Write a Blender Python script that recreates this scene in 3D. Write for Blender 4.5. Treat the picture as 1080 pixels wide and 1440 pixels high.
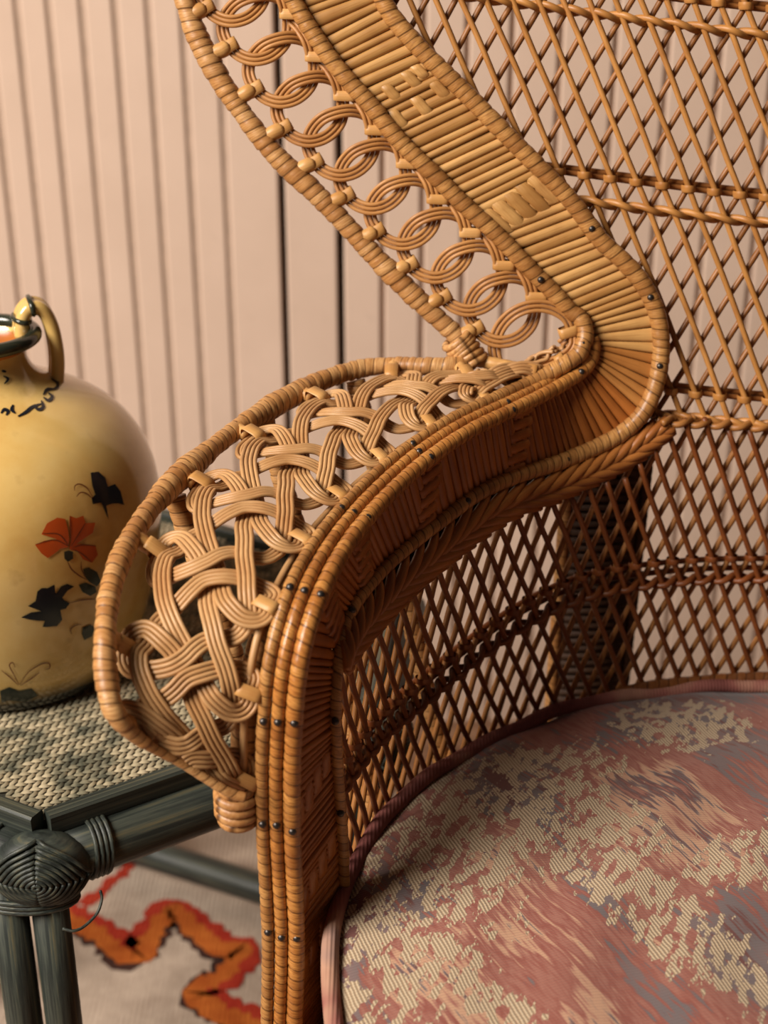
import bpy, math, random
from mathutils import Vector, geometry
random.seed(7)
for o in list(bpy.data.objects):
    bpy.data.objects.remove(o)
scene = bpy.context.scene
COL = scene.collection
V = Vector
PI = math.pi

# ------------------------------------------------------------------ camera
CZ = 0.90                       # camera height above the floor
PITCH = math.radians(24.4)      # looking down
FPX = 2000.0                    # 50 mm on a 36 mm high frame of 1440 px
cam_d = bpy.data.cameras.new('camera')
cam_d.lens = 50.0
cam_d.sensor_width = 36.0
cam_d.sensor_fit = 'AUTO'
cam_d.clip_start = 0.02
cam_d.dof.use_dof = True
cam_d.dof.focus_distance = 0.70
cam_d.dof.aperture_fstop = 7.5
cam = bpy.data.objects.new('camera', cam_d)
cam.location = (0, 0, CZ)
cam.rotation_euler = (PI / 2 - PITCH, 0, 0)
COL.objects.link(cam)
scene.camera = cam

# ------------------------------------------------------------------ light
w = bpy.data.worlds.new('world')
scene.world = w
w.use_nodes = True
w.node_tree.nodes['Background'].inputs[0].default_value = (1.0, 0.86, 0.74, 1)
w.node_tree.nodes['Background'].inputs[1].default_value = 0.035


def area(name, loc, target, size, energy, color):
    l = bpy.data.lights.new(name, 'AREA')
    l.shape = 'RECTANGLE'
    l.size, l.size_y = size
    l.energy = energy
    l.color = color
    o = bpy.data.objects.new(name, l)
    o.location = loc
    o.rotation_euler = (V(target) - V(loc)).to_track_quat('-Z', 'Y').to_euler()
    COL.objects.link(o)


area('window_light', (-1.75, -0.40, 2.08), (0.05, 0.70, 0.62), (1.2, 1.2), 128, (1.0, 0.905, 0.80))
scene.view_settings.view_transform = 'Standard'
scene.view_settings.look = 'None'
scene.view_settings.gamma = 1.0
scene.view_settings.use_curve_mapping = False
scene.view_settings.exposure = 0.0

# ------------------------------------------------------------------ geometry helpers
CP, SP = math.cos(PITCH), math.sin(PITCH)


def ray(px, py):
    a = (px - 540.0) / FPX
    b = (720.0 - py) / FPX
    return V((a, CP + b * SP, -SP + b * CP))


def wp(v):
    return V((v.x, v.y, v.z + CZ))


def at_t(px, py, t):
    return wp(ray(px, py) * t)


def at_y(px, py, y):
    d = ray(px, py)
    return wp(d * (y / d.y))


def at_z(px, py, z):            # z in metres above the floor
    d = ray(px, py)
    return wp(d * ((z - CZ) / d.z))


ZROW = 0.614                    # height where seat wall and back panel meet
YB = 0.752                      # back panel at that height
LEAN = math.tan(math.radians(12))
BN = V((0, -1, LEAN)).normalized()     # back panel normal, towards the viewer
CX, CY = 0.218, 0.50            # seat axis


def t_plane(px, py, off=0.0):
    d = ray(px, py)
    # Y = YB + (z-ZROW)*LEAN, plane moved off towards the viewer
    return (YB - off / BN.y * -1 * 1.0 + (CZ - ZROW) * LEAN) / (d.y - d.z * LEAN) if False else \
        (YB - off * math.sqrt(1 + LEAN * LEAN) + (CZ - ZROW) * LEAN) / (d.y - d.z * LEAN)


def at_plane(px, py, off=0.0):
    return at_t(px, py, t_plane(px, py, off))


def t_cyl(px, py, r=0.25):
    d = ray(px, py)
    a = d.x * d.x + d.y * d.y
    b = 2 * (d.x * CX + d.y * CY)
    c = CX * CX + CY * CY - r * r
    q = max(b * b - 4 * a * c, 0.0)
    return (b + math.sqrt(q)) / (2 * a)


def cr(pts, u):
    """Catmull-Rom through pts, u in index units"""
    n = len(pts)
    i = min(max(int(math.floor(u)), 0), n - 2)
    f = u - i
    p1, p2 = pts[i], pts[i + 1]
    p0 = pts[i - 1] if i > 0 else p1 * 2 - p2
    p3 = pts[i + 2] if i + 2 < n else p2 * 2 - p1
    return ((p1 * 2) + (p2 - p0) * f + (p0 * 2 - p1 * 5 + p2 * 4 - p3) * f * f
            + (p1 * 3 - p0 - p2 * 3 + p3) * f ** 3) * 0.5


def spline(pts, sub=8):
    out = []
    for i in range(len(pts) - 1):
        for k in range(sub):
            out.append(cr(pts, i + k / sub))
    out.append(pts[-1].copy())
    return out


def resample(pts, ds):
    L = [0.0]
    for a, b in zip(pts, pts[1:]):
        L.append(L[-1] + (b - a).length)
    n = max(2, int(round(L[-1] / ds)))
    out, j = [], 0
    for k in range(n + 1):
        s = L[-1] * k / n
        while j < len(L) - 2 and L[j + 1] < s:
            j += 1
        f = (s - L[j]) / max(L[j + 1] - L[j], 1e-9)
        out.append(pts[j].lerp(pts[j + 1], min(max(f, 0), 1)))
    return out, L[-1]


class MB:
    def __init__(self):
        self.v, self.f, self.uv = [], [], []

    def add(self, vs, fs, uvs=None):
        b = len(self.v)
        self.v += [tuple(p) for p in vs]
        for i, f in enumerate(fs):
            self.f.append([b + q for q in f])
            self.uv.append(uvs[i] if uvs else [(0, 0)] * len(f))

    def tube(self, pts, r, seg=8, pitch=None, amp=0.12, flat=None, hint=None, saw=0.0, ds=None, cap=True, jit=0.0, irr=0.28):
        """pts: path; r: radius or function of 0..1; pitch: wrapped strip width"""
        if pitch:
            pts, L = resample(pts, pitch / 5.0)
        elif ds:
            pts, L = resample(pts, ds)
        n = len(pts)
        L = sum((b - a).length for a, b in zip(pts, pts[1:]))
        T = []
        for i in range(n):
            t = (pts[min(i + 1, n - 1)] - pts[max(i - 1, 0)])
            T.append(t.normalized() if t.length > 1e-9 else V((0, 0, 1)))
        h = hint or V((0.13, 1.0, -0.21))     # seam of the wrap lies on the far side
        nrm = (h - T[0] * h.dot(T[0])).normalized()
        rows, s, uvr = [], 0.0, []
        ph1, ph2 = random.random() * 6, random.random() * 6
        rnd = [random.random() for _ in range(int(L / pitch) + 4)] if pitch else None
        for i in range(n):
            if i:
                s += (pts[i] - pts[i - 1]).length
            nrm = (nrm - T[i] * nrm.dot(T[i]))
            nrm = nrm.normalized() if nrm.length > 1e-6 else T[i].orthogonal().normalized()
            bn = T[i].cross(nrm)
            rr = r(s / L) if callable(r) else r
            row, ur = [], []
            for k in range(seg):
                th = 2 * PI * k / seg
                q = rr
                if pitch:
                    u = s / pitch + k / seg + irr * (math.sin(s / pitch * .9 + ph1) + .7 * math.sin(s / pitch * .37 + ph2))
                    x = u - math.floor(u)
                    q = rr * (1 + amp * (1 - abs(2 * x - 1) ** 4) - amp + saw * (x - 0.5)
                              + jit * (rnd[min(max(int(u), 0), len(rnd) - 1)] - 0.5))
                    ur.append((u, k / seg))
                else:
                    ur.append((s / max(rr, 1e-6) * 0.16, k / seg))
                c, sn = math.cos(th), math.sin(th)
                if flat:
                    c *= flat
                row.append(pts[i] + nrm * (c * q) + bn * (sn * q))
            rows.append(row)
            uvr.append(ur)
        vs = [p for row in rows for p in row]
        fs, us = [], []
        for i in range(n - 1):
            for k in range(seg):
                k2 = (k + 1) % seg
                fs.append([i * seg + k, i * seg + k2, (i + 1) * seg + k2, (i + 1) * seg + k])
                a, b = uvr[i][k], uvr[i + 1][k]
                du = (1.0 / seg if pitch else 0)
                us.append([a, (a[0] + du, a[1] + 1 / seg), (b[0] + du, b[1] + 1 / seg), b])
        if cap:
            fs.append(list(range(seg))[::-1])
            us.append([uvr[0][0]] * seg)
            fs.append([(n - 1) * seg + k for k in range(seg)])
            us.append([uvr[-1][0]] * seg)
        self.add(vs, fs, us)
        return self

    def grid(self, P, closed_u=False):
        """P[i][j] points"""
        n, m = len(P), len(P[0])
        vs = [p for row in P for p in row]
        fs, us = [], []
        for i in range(n - (0 if closed_u else 1)):
            i2 = (i + 1) % n
            for j in range(m - 1):
                fs.append([i * m + j, i2 * m + j, i2 * m + j + 1, i * m + j + 1])
                us.append([(i / n, j / (m - 1)), ((i + 1) / n, j / (m - 1)), ((i + 1) / n, (j + 1) / (m - 1)), (i / n, (j + 1) / (m - 1))])
        self.add(vs, fs, us)
        return self

    def box(self, c, sx, sy, sz, rot=None):
        vs = []
        for x in (-1, 1):
            for y in (-1, 1):
                for z in (-1, 1):
                    p = V((x * sx / 2, y * sy / 2, z * sz / 2))
                    if rot:
                        p = rot @ p
                    vs.append(V(c) + p)
        fs = [[0, 1, 3, 2], [4, 6, 7, 5], [0, 4, 5, 1], [2, 3, 7, 6], [0, 2, 6, 4], [1, 5, 7, 3]]
        self.add(vs, fs)
        return self

    def build(self, name, mat, parent=None, smooth=True):
        me = bpy.data.meshes.new(name)
        me.from_pydata(self.v, [], self.f)
        uvl = me.uv_layers.new(name='UVMap')
        k = 0
        flat = []
        for u in self.uv:
            for q in u:
                flat += [q[0], q[1]]
        uvl.data.foreach_set('uv', flat)
        me.materials.append(mat)
        if smooth:
            me.polygons.foreach_set('use_smooth', [True] * len(me.polygons))
        me.update()
        o = bpy.data.objects.new(name, me)
        COL.objects.link(o)
        if parent is not None:
            o.parent = parent
            o.matrix_parent_inverse = parent.matrix_basis.inverted()
        return o


def lathe(profile, center, n=48):
    P = []
    for i in range(n):
        a = 2 * PI * i / n
        P.append([V((center[0] + r * math.cos(a), center[1] + r * math.sin(a), center[2] + z)) for r, z in profile])
    return MB().grid(P, closed_u=True)


def empty(name, loc, label, cat):
    o = bpy.data.objects.new(name, None)
    o.location = loc
    o.empty_display_size = 0.05
    COL.objects.link(o)
    o['label'] = label
    o['category'] = cat
    return o


def tag(o, label, cat):
    o['label'] = label
    o['category'] = cat
    return o


# ------------------------------------------------------------------ materials
def new_mat(name, rough=0.5, spec=0.4):
    m = bpy.data.materials.new(name)
    m.use_nodes = True
    nt = m.node_tree
    b = nt.nodes['Principled BSDF']
    b.inputs['Roughness'].default_value = rough
    b.inputs['Specular IOR Level'].default_value = spec
    return m, nt, b


def N(nt, kind, **kw):
    n = nt.nodes.new(kind)
    for k, v in kw.items():
        if k.startswith('i_'):
            key = k[2:]
            key = int(key) if key.isdigit() else key
            n.inputs[key].default_value = v
        else:
            setattr(n, k, v)
    return n


def lk(nt, a, b):
    nt.links.new(a, b)


def mathn(nt, op, a, b=None, c=None, clamp=False):
    n = nt.nodes.new('ShaderNodeMath')
    n.operation = op
    n.use_clamp = clamp
    for i, x in enumerate((a, b, c)):
        if x is None:
            continue
        if isinstance(x, (int, float)):
            n.inputs[i].default_value = x
        else:
            nt.links.new(x, n.inputs[i])
    return n.outputs[0]


def mixc(nt, f, a, b, mode='MIX'):
    n = nt.nodes.new('ShaderNodeMix')
    n.data_type = 'RGBA'
    n.blend_type = mode
    for s, x in ((0, f), (6, a), (7, b)):
        if isinstance(x, (int, float)):
            n.inputs[s].default_value = x
        elif isinstance(x, tuple):
            n.inputs[s].default_value = (*x, 1) if len(x) == 3 else x
        else:
            nt.links.new(x, n.inputs[s])
    return n.outputs[2]


def ramp(nt, fac, stops, interp='LINEAR'):
    n = nt.nodes.new('ShaderNodeValToRGB')
    n.color_ramp.interpolation = interp
    e = n.color_ramp.elements
    while len(e) > 1:
        e.remove(e[0])
    e[0].position, e[0].color = stops[0][0], (*stops[0][1], 1)
    for p, c in stops[1:]:
        q = e.new(p)
        q.color = (*c, 1)
    nt.links.new(fac, n.inputs[0])
    return n.outputs[0]


def bump(nt, b, h, strength=0.3, dist=0.001):
    n = nt.nodes.new('ShaderNodeBump')
    n.inputs['Strength'].default_value = strength
    n.inputs['Distance'].default_value = dist
    nt.links.new(h, n.inputs['Height'])
    nt.links.new(n.outputs[0], b.inputs['Normal'])


def mat_wrap(name, ca, cb, cd, rough=0.38):
    """peeled strip wound round a pole: every turn has its own tone"""
    m, nt, b = new_mat(name, rough, 0.45)
    uv = N(nt, 'ShaderNodeUVMap')
    sep = N(nt, 'ShaderNodeSeparateXYZ')
    lk(nt, uv.outputs[0], sep.inputs[0])
    fl = mathn(nt, 'FLOOR', sep.outputs[0])
    wn = N(nt, 'ShaderNodeTexWhiteNoise', noise_dimensions='1D')
    lk(nt, fl, wn.inputs['W'])
    base = mixc(nt, wn.outputs['Value'], ca, cb)
    wn2 = N(nt, 'ShaderNodeTexWhiteNoise', noise_dimensions='1D')
    lk(nt, mathn(nt, 'ADD', fl, 77.3), wn2.inputs['W'])
    base = mixc(nt, mathn(nt, 'MULTIPLY', ramp(nt, wn2.outputs['Value'], [(.68, (0, 0, 0)), (.95, (1, 1, 1))]), .5), base, cd)
    comb = N(nt, 'ShaderNodeCombineXYZ')
    lk(nt, mathn(nt, 'MULTIPLY', sep.outputs[0], 5.0), comb.inputs[0])
    lk(nt, mathn(nt, 'MULTIPLY', sep.outputs[1], 3.0), comb.inputs[1])
    n1 = N(nt, 'ShaderNodeTexNoise', i_Scale=1.6, i_Detail=4.0)
    lk(nt, comb.outputs[0], n1.inputs['Vector'])
    f1 = ramp(nt, n1.outputs['Fac'], [(0.40, (0, 0, 0)), (0.68, (1, 1, 1))])
    c2 = mixc(nt, mathn(nt, 'MULTIPLY', f1, 0.7), base, cd)
    tc = N(nt, 'ShaderNodeTexCoord')
    n2 = N(nt, 'ShaderNodeTexNoise', i_Scale=28.0, i_Detail=3.0)
    lk(nt, tc.outputs['Object'], n2.inputs['Vector'])
    f2 = ramp(nt, n2.outputs['Fac'], [(0.52, (0, 0, 0)), (0.72, (1, 1, 1))])
    c3 = mixc(nt, mathn(nt, 'MULTIPLY', f2, 0.45), c2, cd)
    # dark line in the joint between two turns
    fr = mathn(nt, 'FRACT', sep.outputs[0])
    edge = mathn(nt, 'ABSOLUTE', mathn(nt, 'SUBTRACT', fr, 0.5))
    g = ramp(nt, edge, [(0.40, (0, 0, 0)), (0.48, (1, 1, 1))])
    c4 = mixc(nt, mathn(nt, 'MULTIPLY', g, 0.85), c3, tuple(x * 0.3 for x in cd))
    lk(nt, c4, b.inputs['Base Color'])
    bump(nt, b, n1.outputs['Fac'], 0.25, 0.0006)
    return m


def mat_cane(name, ca, cb, cd, rough=0.42, along=(1.0, 14.0)):
    """thin cane: tone per object, fine fibre along the length"""
    m, nt, b = new_mat(name, rough, 0.4)
    oi = N(nt, 'ShaderNodeObjectInfo')
    base = mixc(nt, oi.outputs['Random'], ca, cb)
    tc = N(nt, 'ShaderNodeTexCoord')
    n1 = N(nt, 'ShaderNodeTexNoise', i_Scale=45.0, i_Detail=4.0)
    lk(nt, tc.outputs['Object'], n1.inputs['Vector'])
    f1 = ramp(nt, n1.outputs['Fac'], [(0.42, (0, 0, 0)), (0.75, (1, 1, 1))])
    c2 = mixc(nt, mathn(nt, 'MULTIPLY', f1, 0.6), base, cd)
    uv = N(nt, 'ShaderNodeUVMap')
    mp = N(nt, 'ShaderNodeMapping')
    mp.inputs['Scale'].default_value = (along[0], along[1], 1)
    lk(nt, uv.outputs[0], mp.inputs['Vector'])
    n2 = N(nt, 'ShaderNodeTexNoise', i_Scale=1.3, i_Detail=3.0)
    lk(nt, mp.outputs[0], n2.inputs['Vector'])
    f2 = ramp(nt, n2.outputs['Fac'], [(0.45, (0, 0, 0)), (0.7, (1, 1, 1))])
    c3 = mixc(nt, mathn(nt, 'MULTIPLY', f2, 0.4), c2, cd)
    lk(nt, c3, b.inputs['Base Color'])
    bump(nt, b, n2.outputs['Fac'], 0.2, 0.0005)
    return m


M_RIM = mat_wrap('rattan_rim', (0.52, 0.25, 0.08), (0.66, 0.38, 0.155), (0.28, 0.10, 0.022), .42)
M_POLE = mat_wrap('rattan_edge_pole', (0.46, 0.215, 0.062), (0.60, 0.31, 0.10), (0.20, 0.068, 0.015), 0.36)
M_POLE_RED = mat_wrap('rattan_arm_pole', (0.50, 0.20, 0.045), (0.62, 0.29, 0.075), (0.20, 0.055, 0.011), 0.3)
M_LACE = mat_cane('lace_cane', (0.48, 0.265, 0.108), (0.57, 0.335, 0.15), (0.33, 0.13, 0.035))
M_LACE_BACK = mat_cane('ring_cane', (0.44, 0.20, 0.06), (0.52, 0.25, 0.08), (0.26, 0.09, 0.02))
M_TIE = mat_cane('tie_peel', (0.54, 0.28, 0.085), (0.64, 0.36, 0.13), (0.36, 0.14, 0.03))
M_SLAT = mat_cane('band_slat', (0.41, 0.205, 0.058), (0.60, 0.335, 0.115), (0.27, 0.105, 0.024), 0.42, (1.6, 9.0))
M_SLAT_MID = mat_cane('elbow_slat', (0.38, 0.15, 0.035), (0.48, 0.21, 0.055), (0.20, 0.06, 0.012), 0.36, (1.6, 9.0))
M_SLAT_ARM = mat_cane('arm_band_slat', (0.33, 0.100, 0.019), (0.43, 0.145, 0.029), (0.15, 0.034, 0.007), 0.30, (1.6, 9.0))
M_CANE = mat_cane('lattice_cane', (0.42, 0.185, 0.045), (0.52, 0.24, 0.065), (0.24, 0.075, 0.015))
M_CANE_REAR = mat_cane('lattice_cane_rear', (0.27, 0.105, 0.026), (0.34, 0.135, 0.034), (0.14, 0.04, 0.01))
M_CANE_SEAT_SHADED = mat_cane('seat_wall_cane_shaded', (0.20, 0.055, 0.013), (0.25, 0.072, 0.017), (0.09, 0.022, 0.005))  # red-brown cane, its colour darkened further for the shade inside the seat wall
M_CANE_SEAT_OUT = mat_cane('seat_wall_cane_outer', (0.34, 0.14, 0.036), (0.42, 0.18, 0.05), (0.2, 0.07, 0.016))  # outside light put into a lighter tone, then lowered for interior shade
M_BRAID = mat_cane('braid_cane', (0.32, 0.11, 0.024), (0.44, 0.165, 0.038), (0.15, 0.04, 0.009), 0.34)
M_HOOP = mat_wrap('hoop_wrap', (0.20, 0.07, 0.02), (0.28, 0.10, 0.026), (0.10, 0.03, 0.008))
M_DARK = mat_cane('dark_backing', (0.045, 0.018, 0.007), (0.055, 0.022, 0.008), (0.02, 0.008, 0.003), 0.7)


def simple(name, col, rough=0.5, metal=0.0, spec=0.5):
    m, nt, b = new_mat(name, rough, spec)
    b.inputs['Metallic'].default_value = metal
    tc = N(nt, 'ShaderNodeTexCoord')
    n1 = N(nt, 'ShaderNodeTexNoise', i_Scale=60.0, i_Detail=3.0)
    lk(nt, tc.outputs['Object'], n1.inputs['Vector'])
    c = mixc(nt, n1.outputs['Fac'], tuple(x * 0.8 for x in col), tuple(min(1, x * 1.2) for x in col))
    lk(nt, c, b.inputs['Base Color'])
    return m


M_NAIL = simple('nail_steel', (0.07, 0.06, 0.055), 0.38, 0.8)

# ------------------------------------------------------------------ the room: wall, floor
WY = 1.40


def mat_wall():
    m, nt, b = new_mat('wall_paint', 0.62, 0.25)
    tc = N(nt, 'ShaderNodeTexCoord')
    n1 = N(nt, 'ShaderNodeTexNoise', i_Scale=7.0, i_Detail=6.0, i_Roughness=0.65)
    lk(nt, tc.outputs['Object'], n1.inputs['Vector'])
    oi = N(nt, 'ShaderNodeObjectInfo')
    f = ramp(nt, n1.outputs['Fac'], [(0.35, (0, 0, 0)), (0.7, (1, 1, 1))])
    c = mixc(nt, f, (0.66, 0.49, 0.385), (0.72, 0.54, 0.43))
    c = mixc(nt, mathn(nt, 'MULTIPLY', oi.outputs['Random'], 0.10), c, (0.55, 0.41, 0.32))
    n2 = N(nt, 'ShaderNodeTexNoise', i_Scale=40.0, i_Detail=4.0)
    lk(nt, tc.outputs['Object'], n2.inputs['Vector'])
    sm = ramp(nt, n2.outputs['Fac'], [(0.66, (0, 0, 0)), (0.74, (1, 1, 1))])
    c = mixc(nt, mathn(nt, 'MULTIPLY', sm, 0.12), c, (0.35, 0.26, 0.2))
    lk(nt, c, b.inputs['Base Color'])
    bump(nt, b, n1.outputs['Fac'], 0.1, 0.001)
    return m


M_WALL = mat_wall()
M_GROOVE = simple('groove_paint', (0.46, 0.33, 0.25), 0.8)
M_GAP = simple('board_gap', (0.10, 0.065, 0.05), 0.9)
wall = MB().box((0.3, WY + 0.035, 0.8), 3.6, 0.02, 1.6).build('wall_back', M_GAP, None, False)
wall['kind'] = 'structure'
gx = [-470, -415, -360, -305, -252, -205, -163, -122, -82, -45, -20, 14.5, 53, 95, 139, 183, 227, 272, 320, 397, 478, 538,
      594, 652, 712, 777, 851, 922, 993, 1065, 1137, 1209, 1281, 1353, 1425, 1500]
dark = {397: 0.0066, 478: 0.0072}


def wall_x(px):
    return at_y(px, 300, WY).x


for i in range(len(gx) - 1):
    a, b = gx[i], gx[i + 1]
    x0, x1 = wall_x(a), wall_x(b)
    g0 = dark.get(a, 0.0060 if a < 330 else 0.0046) / 2
    g1 = dark.get(b, 0.0060 if b < 330 else 0.0046) / 2
    x0 += g0
    x1 -= g1
    bv = 0.0016
    prof = [(x0, 0.02), (x0, bv), (x0 + bv * 0.5, bv * 0.3), (x0 + bv * 1.2, 0), (x1 - bv * 1.2, 0), (x1 - bv * 0.5, bv * 0.3), (x1, bv), (x1, 0.02)]
    P = [[V((x, WY + y, z)) for x, y in prof] for z in (0.0, 1.6)]
    mb = MB().grid(P)
    mb.build('board', M_WALL, wall, False)
# groove bottoms: shallow painted ones between the narrow boards
for a in gx[1:-1]:
    if a in dark:
        continue
    x = wall_x(a)
    MB().box((x, WY + 0.008 if a > 330 else WY + 0.0042, 0.8), 0.0095, 0.004, 1.6).build('groove_strip', M_GROOVE, wall, False)


def mat_floor():
    m, nt, b = new_mat('floor_boards', 0.5)
    tc = N(nt, 'ShaderNodeTexCoord')
    mp = N(nt, 'ShaderNodeMapping')
    mp.inputs['Scale'].default_value = (2, 20, 2)
    lk(nt, tc.outputs['Object'], mp.inputs['Vector'])
    n1 = N(nt, 'ShaderNodeTexNoise', i_Scale=3.0, i_Detail=6.0)
    lk(nt, mp.outputs[0], n1.inputs['Vector'])
    lk(nt, ramp(nt, n1.outputs['Fac'], [(0.3, (0.16, 0.08, 0.045)), (0.7, (0.30, 0.17, 0.10))]), b.inputs['Base Color'])
    return m


fl = MB().box((0.3, 0.0, -0.015), 3.6, 2.83, 0.03).build('floor', mat_floor(), None, False)
fl['kind'] = 'structure'


# ------------------------------------------------------------------ peacock chair
chair = empty('peacock_chair', (CX, CY, 0), 'honey-brown woven rattan peacock chair with lacy arm and lattice back, holding the cushion', 'chair')

# band between outer (c) and inner (d) edge poles: matched pairs
# kind: p plane, b<w> blend plane->cylinder, c cylinder, y post depth
PAIRS = [((262, -330), (377, -372), 'p'), ((400, -30), (515, -62), 'p'), ((453, 61), (545, 13), 'p'), ((490, 110), (588, 66), 'p'),
         ((527, 151), (625, 103), 'p'), ((563, 196), (668, 145), 'p'), ((608, 240), (712, 190), 'p'),
         ((657, 289), (760, 238), 'p'), ((698, 326), (803, 283), 'p'), ((744, 374), (843, 336), 'p'),
         ((778, 408), (876, 367), 'p'), ((804, 437), (902, 397), 'p'), ((823, 459), (920, 432), 'p'), ((831, 474), (928, 467), 'p'),
         ((834, 486), (928, 506), 'p'), ((833, 499), (921, 549), .05), ((828, 511), (905, 583), .12),
         ((818, 522), (876, 609), .22), ((800, 534), (842, 626), .34), ((766, 553), (790, 649), .52),
         ((720, 575), (730, 665), .75), ((655, 603), (672, 686), 1.0), ((604, 638), (623, 727), 1.0),
         ((560, 675), (584, 755), 1.0), ((513, 723), (541, 791), 1.0), ((476, 771), (511, 824), 1.0),
         ((445, 830), (484, 860), 'y.540,'), ((424, 888), (472, 898), 'y.527,'), ((412, 950), (466, 955), 'y.519,.560'),
         ((407, 1020), (465, 992), 'y.517,.556'), ((405, 1100), (467, 1042), 'y.517,.555'),
         ((406, 1175), (470, 1096), 'y.517,.555'), ((410, 1260), (476, 1172), 'y.517,.555'), ((412, 1317), (478, 1230), 'y.517,.555'),
         ((411, 1380), (478, 1290), 'y.517,.555'), ((409, 1440), (476, 1350), 'y.517,.555'), ((406, 1560), (470, 1480), 'y.517,.555')]


def depth_pt(p, k, j):
    if k == 'p':
        return at_plane(*p, 0.006)
    if isinstance(k, float):
        w = k * k * (3 - 2 * k)
        return at_t(*p, t_plane(*p, 0.006) * (1 - w) + t_cyl(*p) * w)
    a = k[1:].split(',')[j]
    if a == '':
        return at_t(*p, t_cyl(*p))
    return at_y(*p, float(a))


CPT = [depth_pt(c, k, 0) for c, d, k in PAIRS]
DPT = [depth_pt(d, k, 1) for c, d, k in PAIRS]
# continue the post straight down to the floor
for L, yy in ((CPT, 0), (DPT, 1)):
    q = L[-1].copy()
    q.z = 0.16
    L.append(q)
    q = q.copy()
    q.z = 0.012
    L.append(q)
NP = len(CPT)
# smooth the hand-placed path a little (keeps ends)
for L in (CPT, DPT):
    M_ = [p.copy() for p in L]
    for i in range(1, NP - 1):
        L[i] = M_[i] * 0.6 + (M_[i - 1] + M_[i + 1]) * 0.2 if i > 14 and i < 30 else M_[i]


def B(u, w_):
    return cr(CPT, u).lerp(cr(DPT, u), w_)


def bandN(u, w_=0.5):
    e = 0.02
    du = B(min(u + e, NP - 1), w_) - B(max(u - e, 0), w_)
    dw = B(u, min(w_ + .05, 1)) - B(u, max(w_ - .05, 0))
    n = dw.cross(du).normalized()
    return n


_n = bandN(5)
BSGN = 1 if _n.dot(V((0, 0, CZ)) - B(5, .5)) > 0 else -1


def BN_(u, w_=.5):
    return bandN(u, w_) * BSGN


def outward(p):
    return V((p.x - CX, p.y - CY, 0)).normalized()


# arc-length table along the middle of the band
US = [i * 0.05 for i in range(int((NP - 1) / 0.05) + 1)]
AL = [0.0]
for a, b in zip(US, US[1:]):
    AL.append(AL[-1] + (B(b, .55) - B(a, .55)).length)


def u_at(s):
    lo, hi = 0, len(AL) - 1
    if s <= 0:
        return 0.0
    if s >= AL[-1]:
        return US[-1]
    while hi - lo > 1:
        m = (lo + hi) // 2
        if AL[m] <= s:
            lo = m
        else:
            hi = m
    return US[lo] + (US[hi] - US[lo]) * (s - AL[lo]) / (AL[hi] - AL[lo])


def s_at(u):
    i = min(int(u / 0.05), len(US) - 2)
    return AL[i] + (AL[i + 1] - AL[i]) * (u - US[i]) / 0.05


# dark backing under the woven strips
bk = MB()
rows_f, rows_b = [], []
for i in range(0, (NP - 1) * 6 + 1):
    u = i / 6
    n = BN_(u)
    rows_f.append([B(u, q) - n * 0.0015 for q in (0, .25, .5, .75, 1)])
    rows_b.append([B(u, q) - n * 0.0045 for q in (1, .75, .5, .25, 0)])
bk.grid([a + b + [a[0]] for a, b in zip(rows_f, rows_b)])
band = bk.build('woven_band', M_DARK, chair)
band['label'] = 'dark backing under the woven band strips'


def slat_mesh(u0, u1, w0, w1, h, lift, nw=7, skew=0.0, axis='across'):
    """arched strip covering band parameters u0..u1, w0..w1"""
    P = []
    Q = [(-1, -1.3), (-.96, .1), (-.6, .8), (0, 1.0), (.6, .8), (.96, .1), (1, -1.3)]
    if axis == 'across':
        for i in range(nw):
            w_ = w0 + (w1 - w0) * i / (nw - 1)
            e = 0.25 if i in (0, nw - 1) else 0.0
            row = []
            for q, hh in Q:
                u = (u0 + u1) / 2 + q * (u1 - u0) / 2 + skew * (w_ - 0.5)
                u = min(max(u, 0), NP - 1)
                row.append(B(u, w_) + BN_(u, .5) * (lift + h * (hh - e)))
            P.append(row)
    else:
        for i in range(nw):
            f = i / (nw - 1)
            u = u0 + (u1 - u0) * f
            bow = math.sin(PI * f)
            row = []
            for q, hh in Q:
                w_ = (w0 + w1) / 2 + q * (w1 - w0) / 2 + skew * (f - .5)
                row.append(B(u, w_) + BN_(u, .5) * (lift * (0.25 + 0.75 * min(1, bow * 2.2)) + h * hh))
            P.append(row)
    return MB().grid(P)


U_ELB = 15.0
s = 0.0
s_end = s_at(NP - 2.2)
k = 0
while s < s_end:
    um = u_at(s)
    on_post = um > 27.5
    pitch = (0.0054 if um < U_ELB else 0.0050) if not on_post else 0.0034
    pitch *= random.uniform(0.72, 1.25)
    gap = 0.00012
    u0, u1 = u_at(s + gap), u_at(s + pitch - gap)
    h = random.uniform(0.0008, 0.0013)
    lift = random.uniform(0.0, 0.0007)
    # a few strips stop short and let the next one show, as in a hand-woven band
    uj = um + random.uniform(-.5, .5)
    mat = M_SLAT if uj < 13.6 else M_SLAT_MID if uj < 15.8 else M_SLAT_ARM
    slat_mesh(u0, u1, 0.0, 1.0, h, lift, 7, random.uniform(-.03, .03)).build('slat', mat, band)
    s += pitch
    k += 1


def patch(uc, items, mat, ln=0.018, wd=0.16):
    """lengthwise strips floating over the cross strips: (w, shift in m)"""
    s0 = s_at(uc)
    for w_, sh in items:
        a, b = u_at(s0 + sh - ln / 2), u_at(s0 + sh + ln / 2)
        slat_mesh(a, b, w_ - wd / 2, w_ + wd / 2, 0.0009, 0.0014, 7, 0, 'along').build('slat', mat, band)


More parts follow.
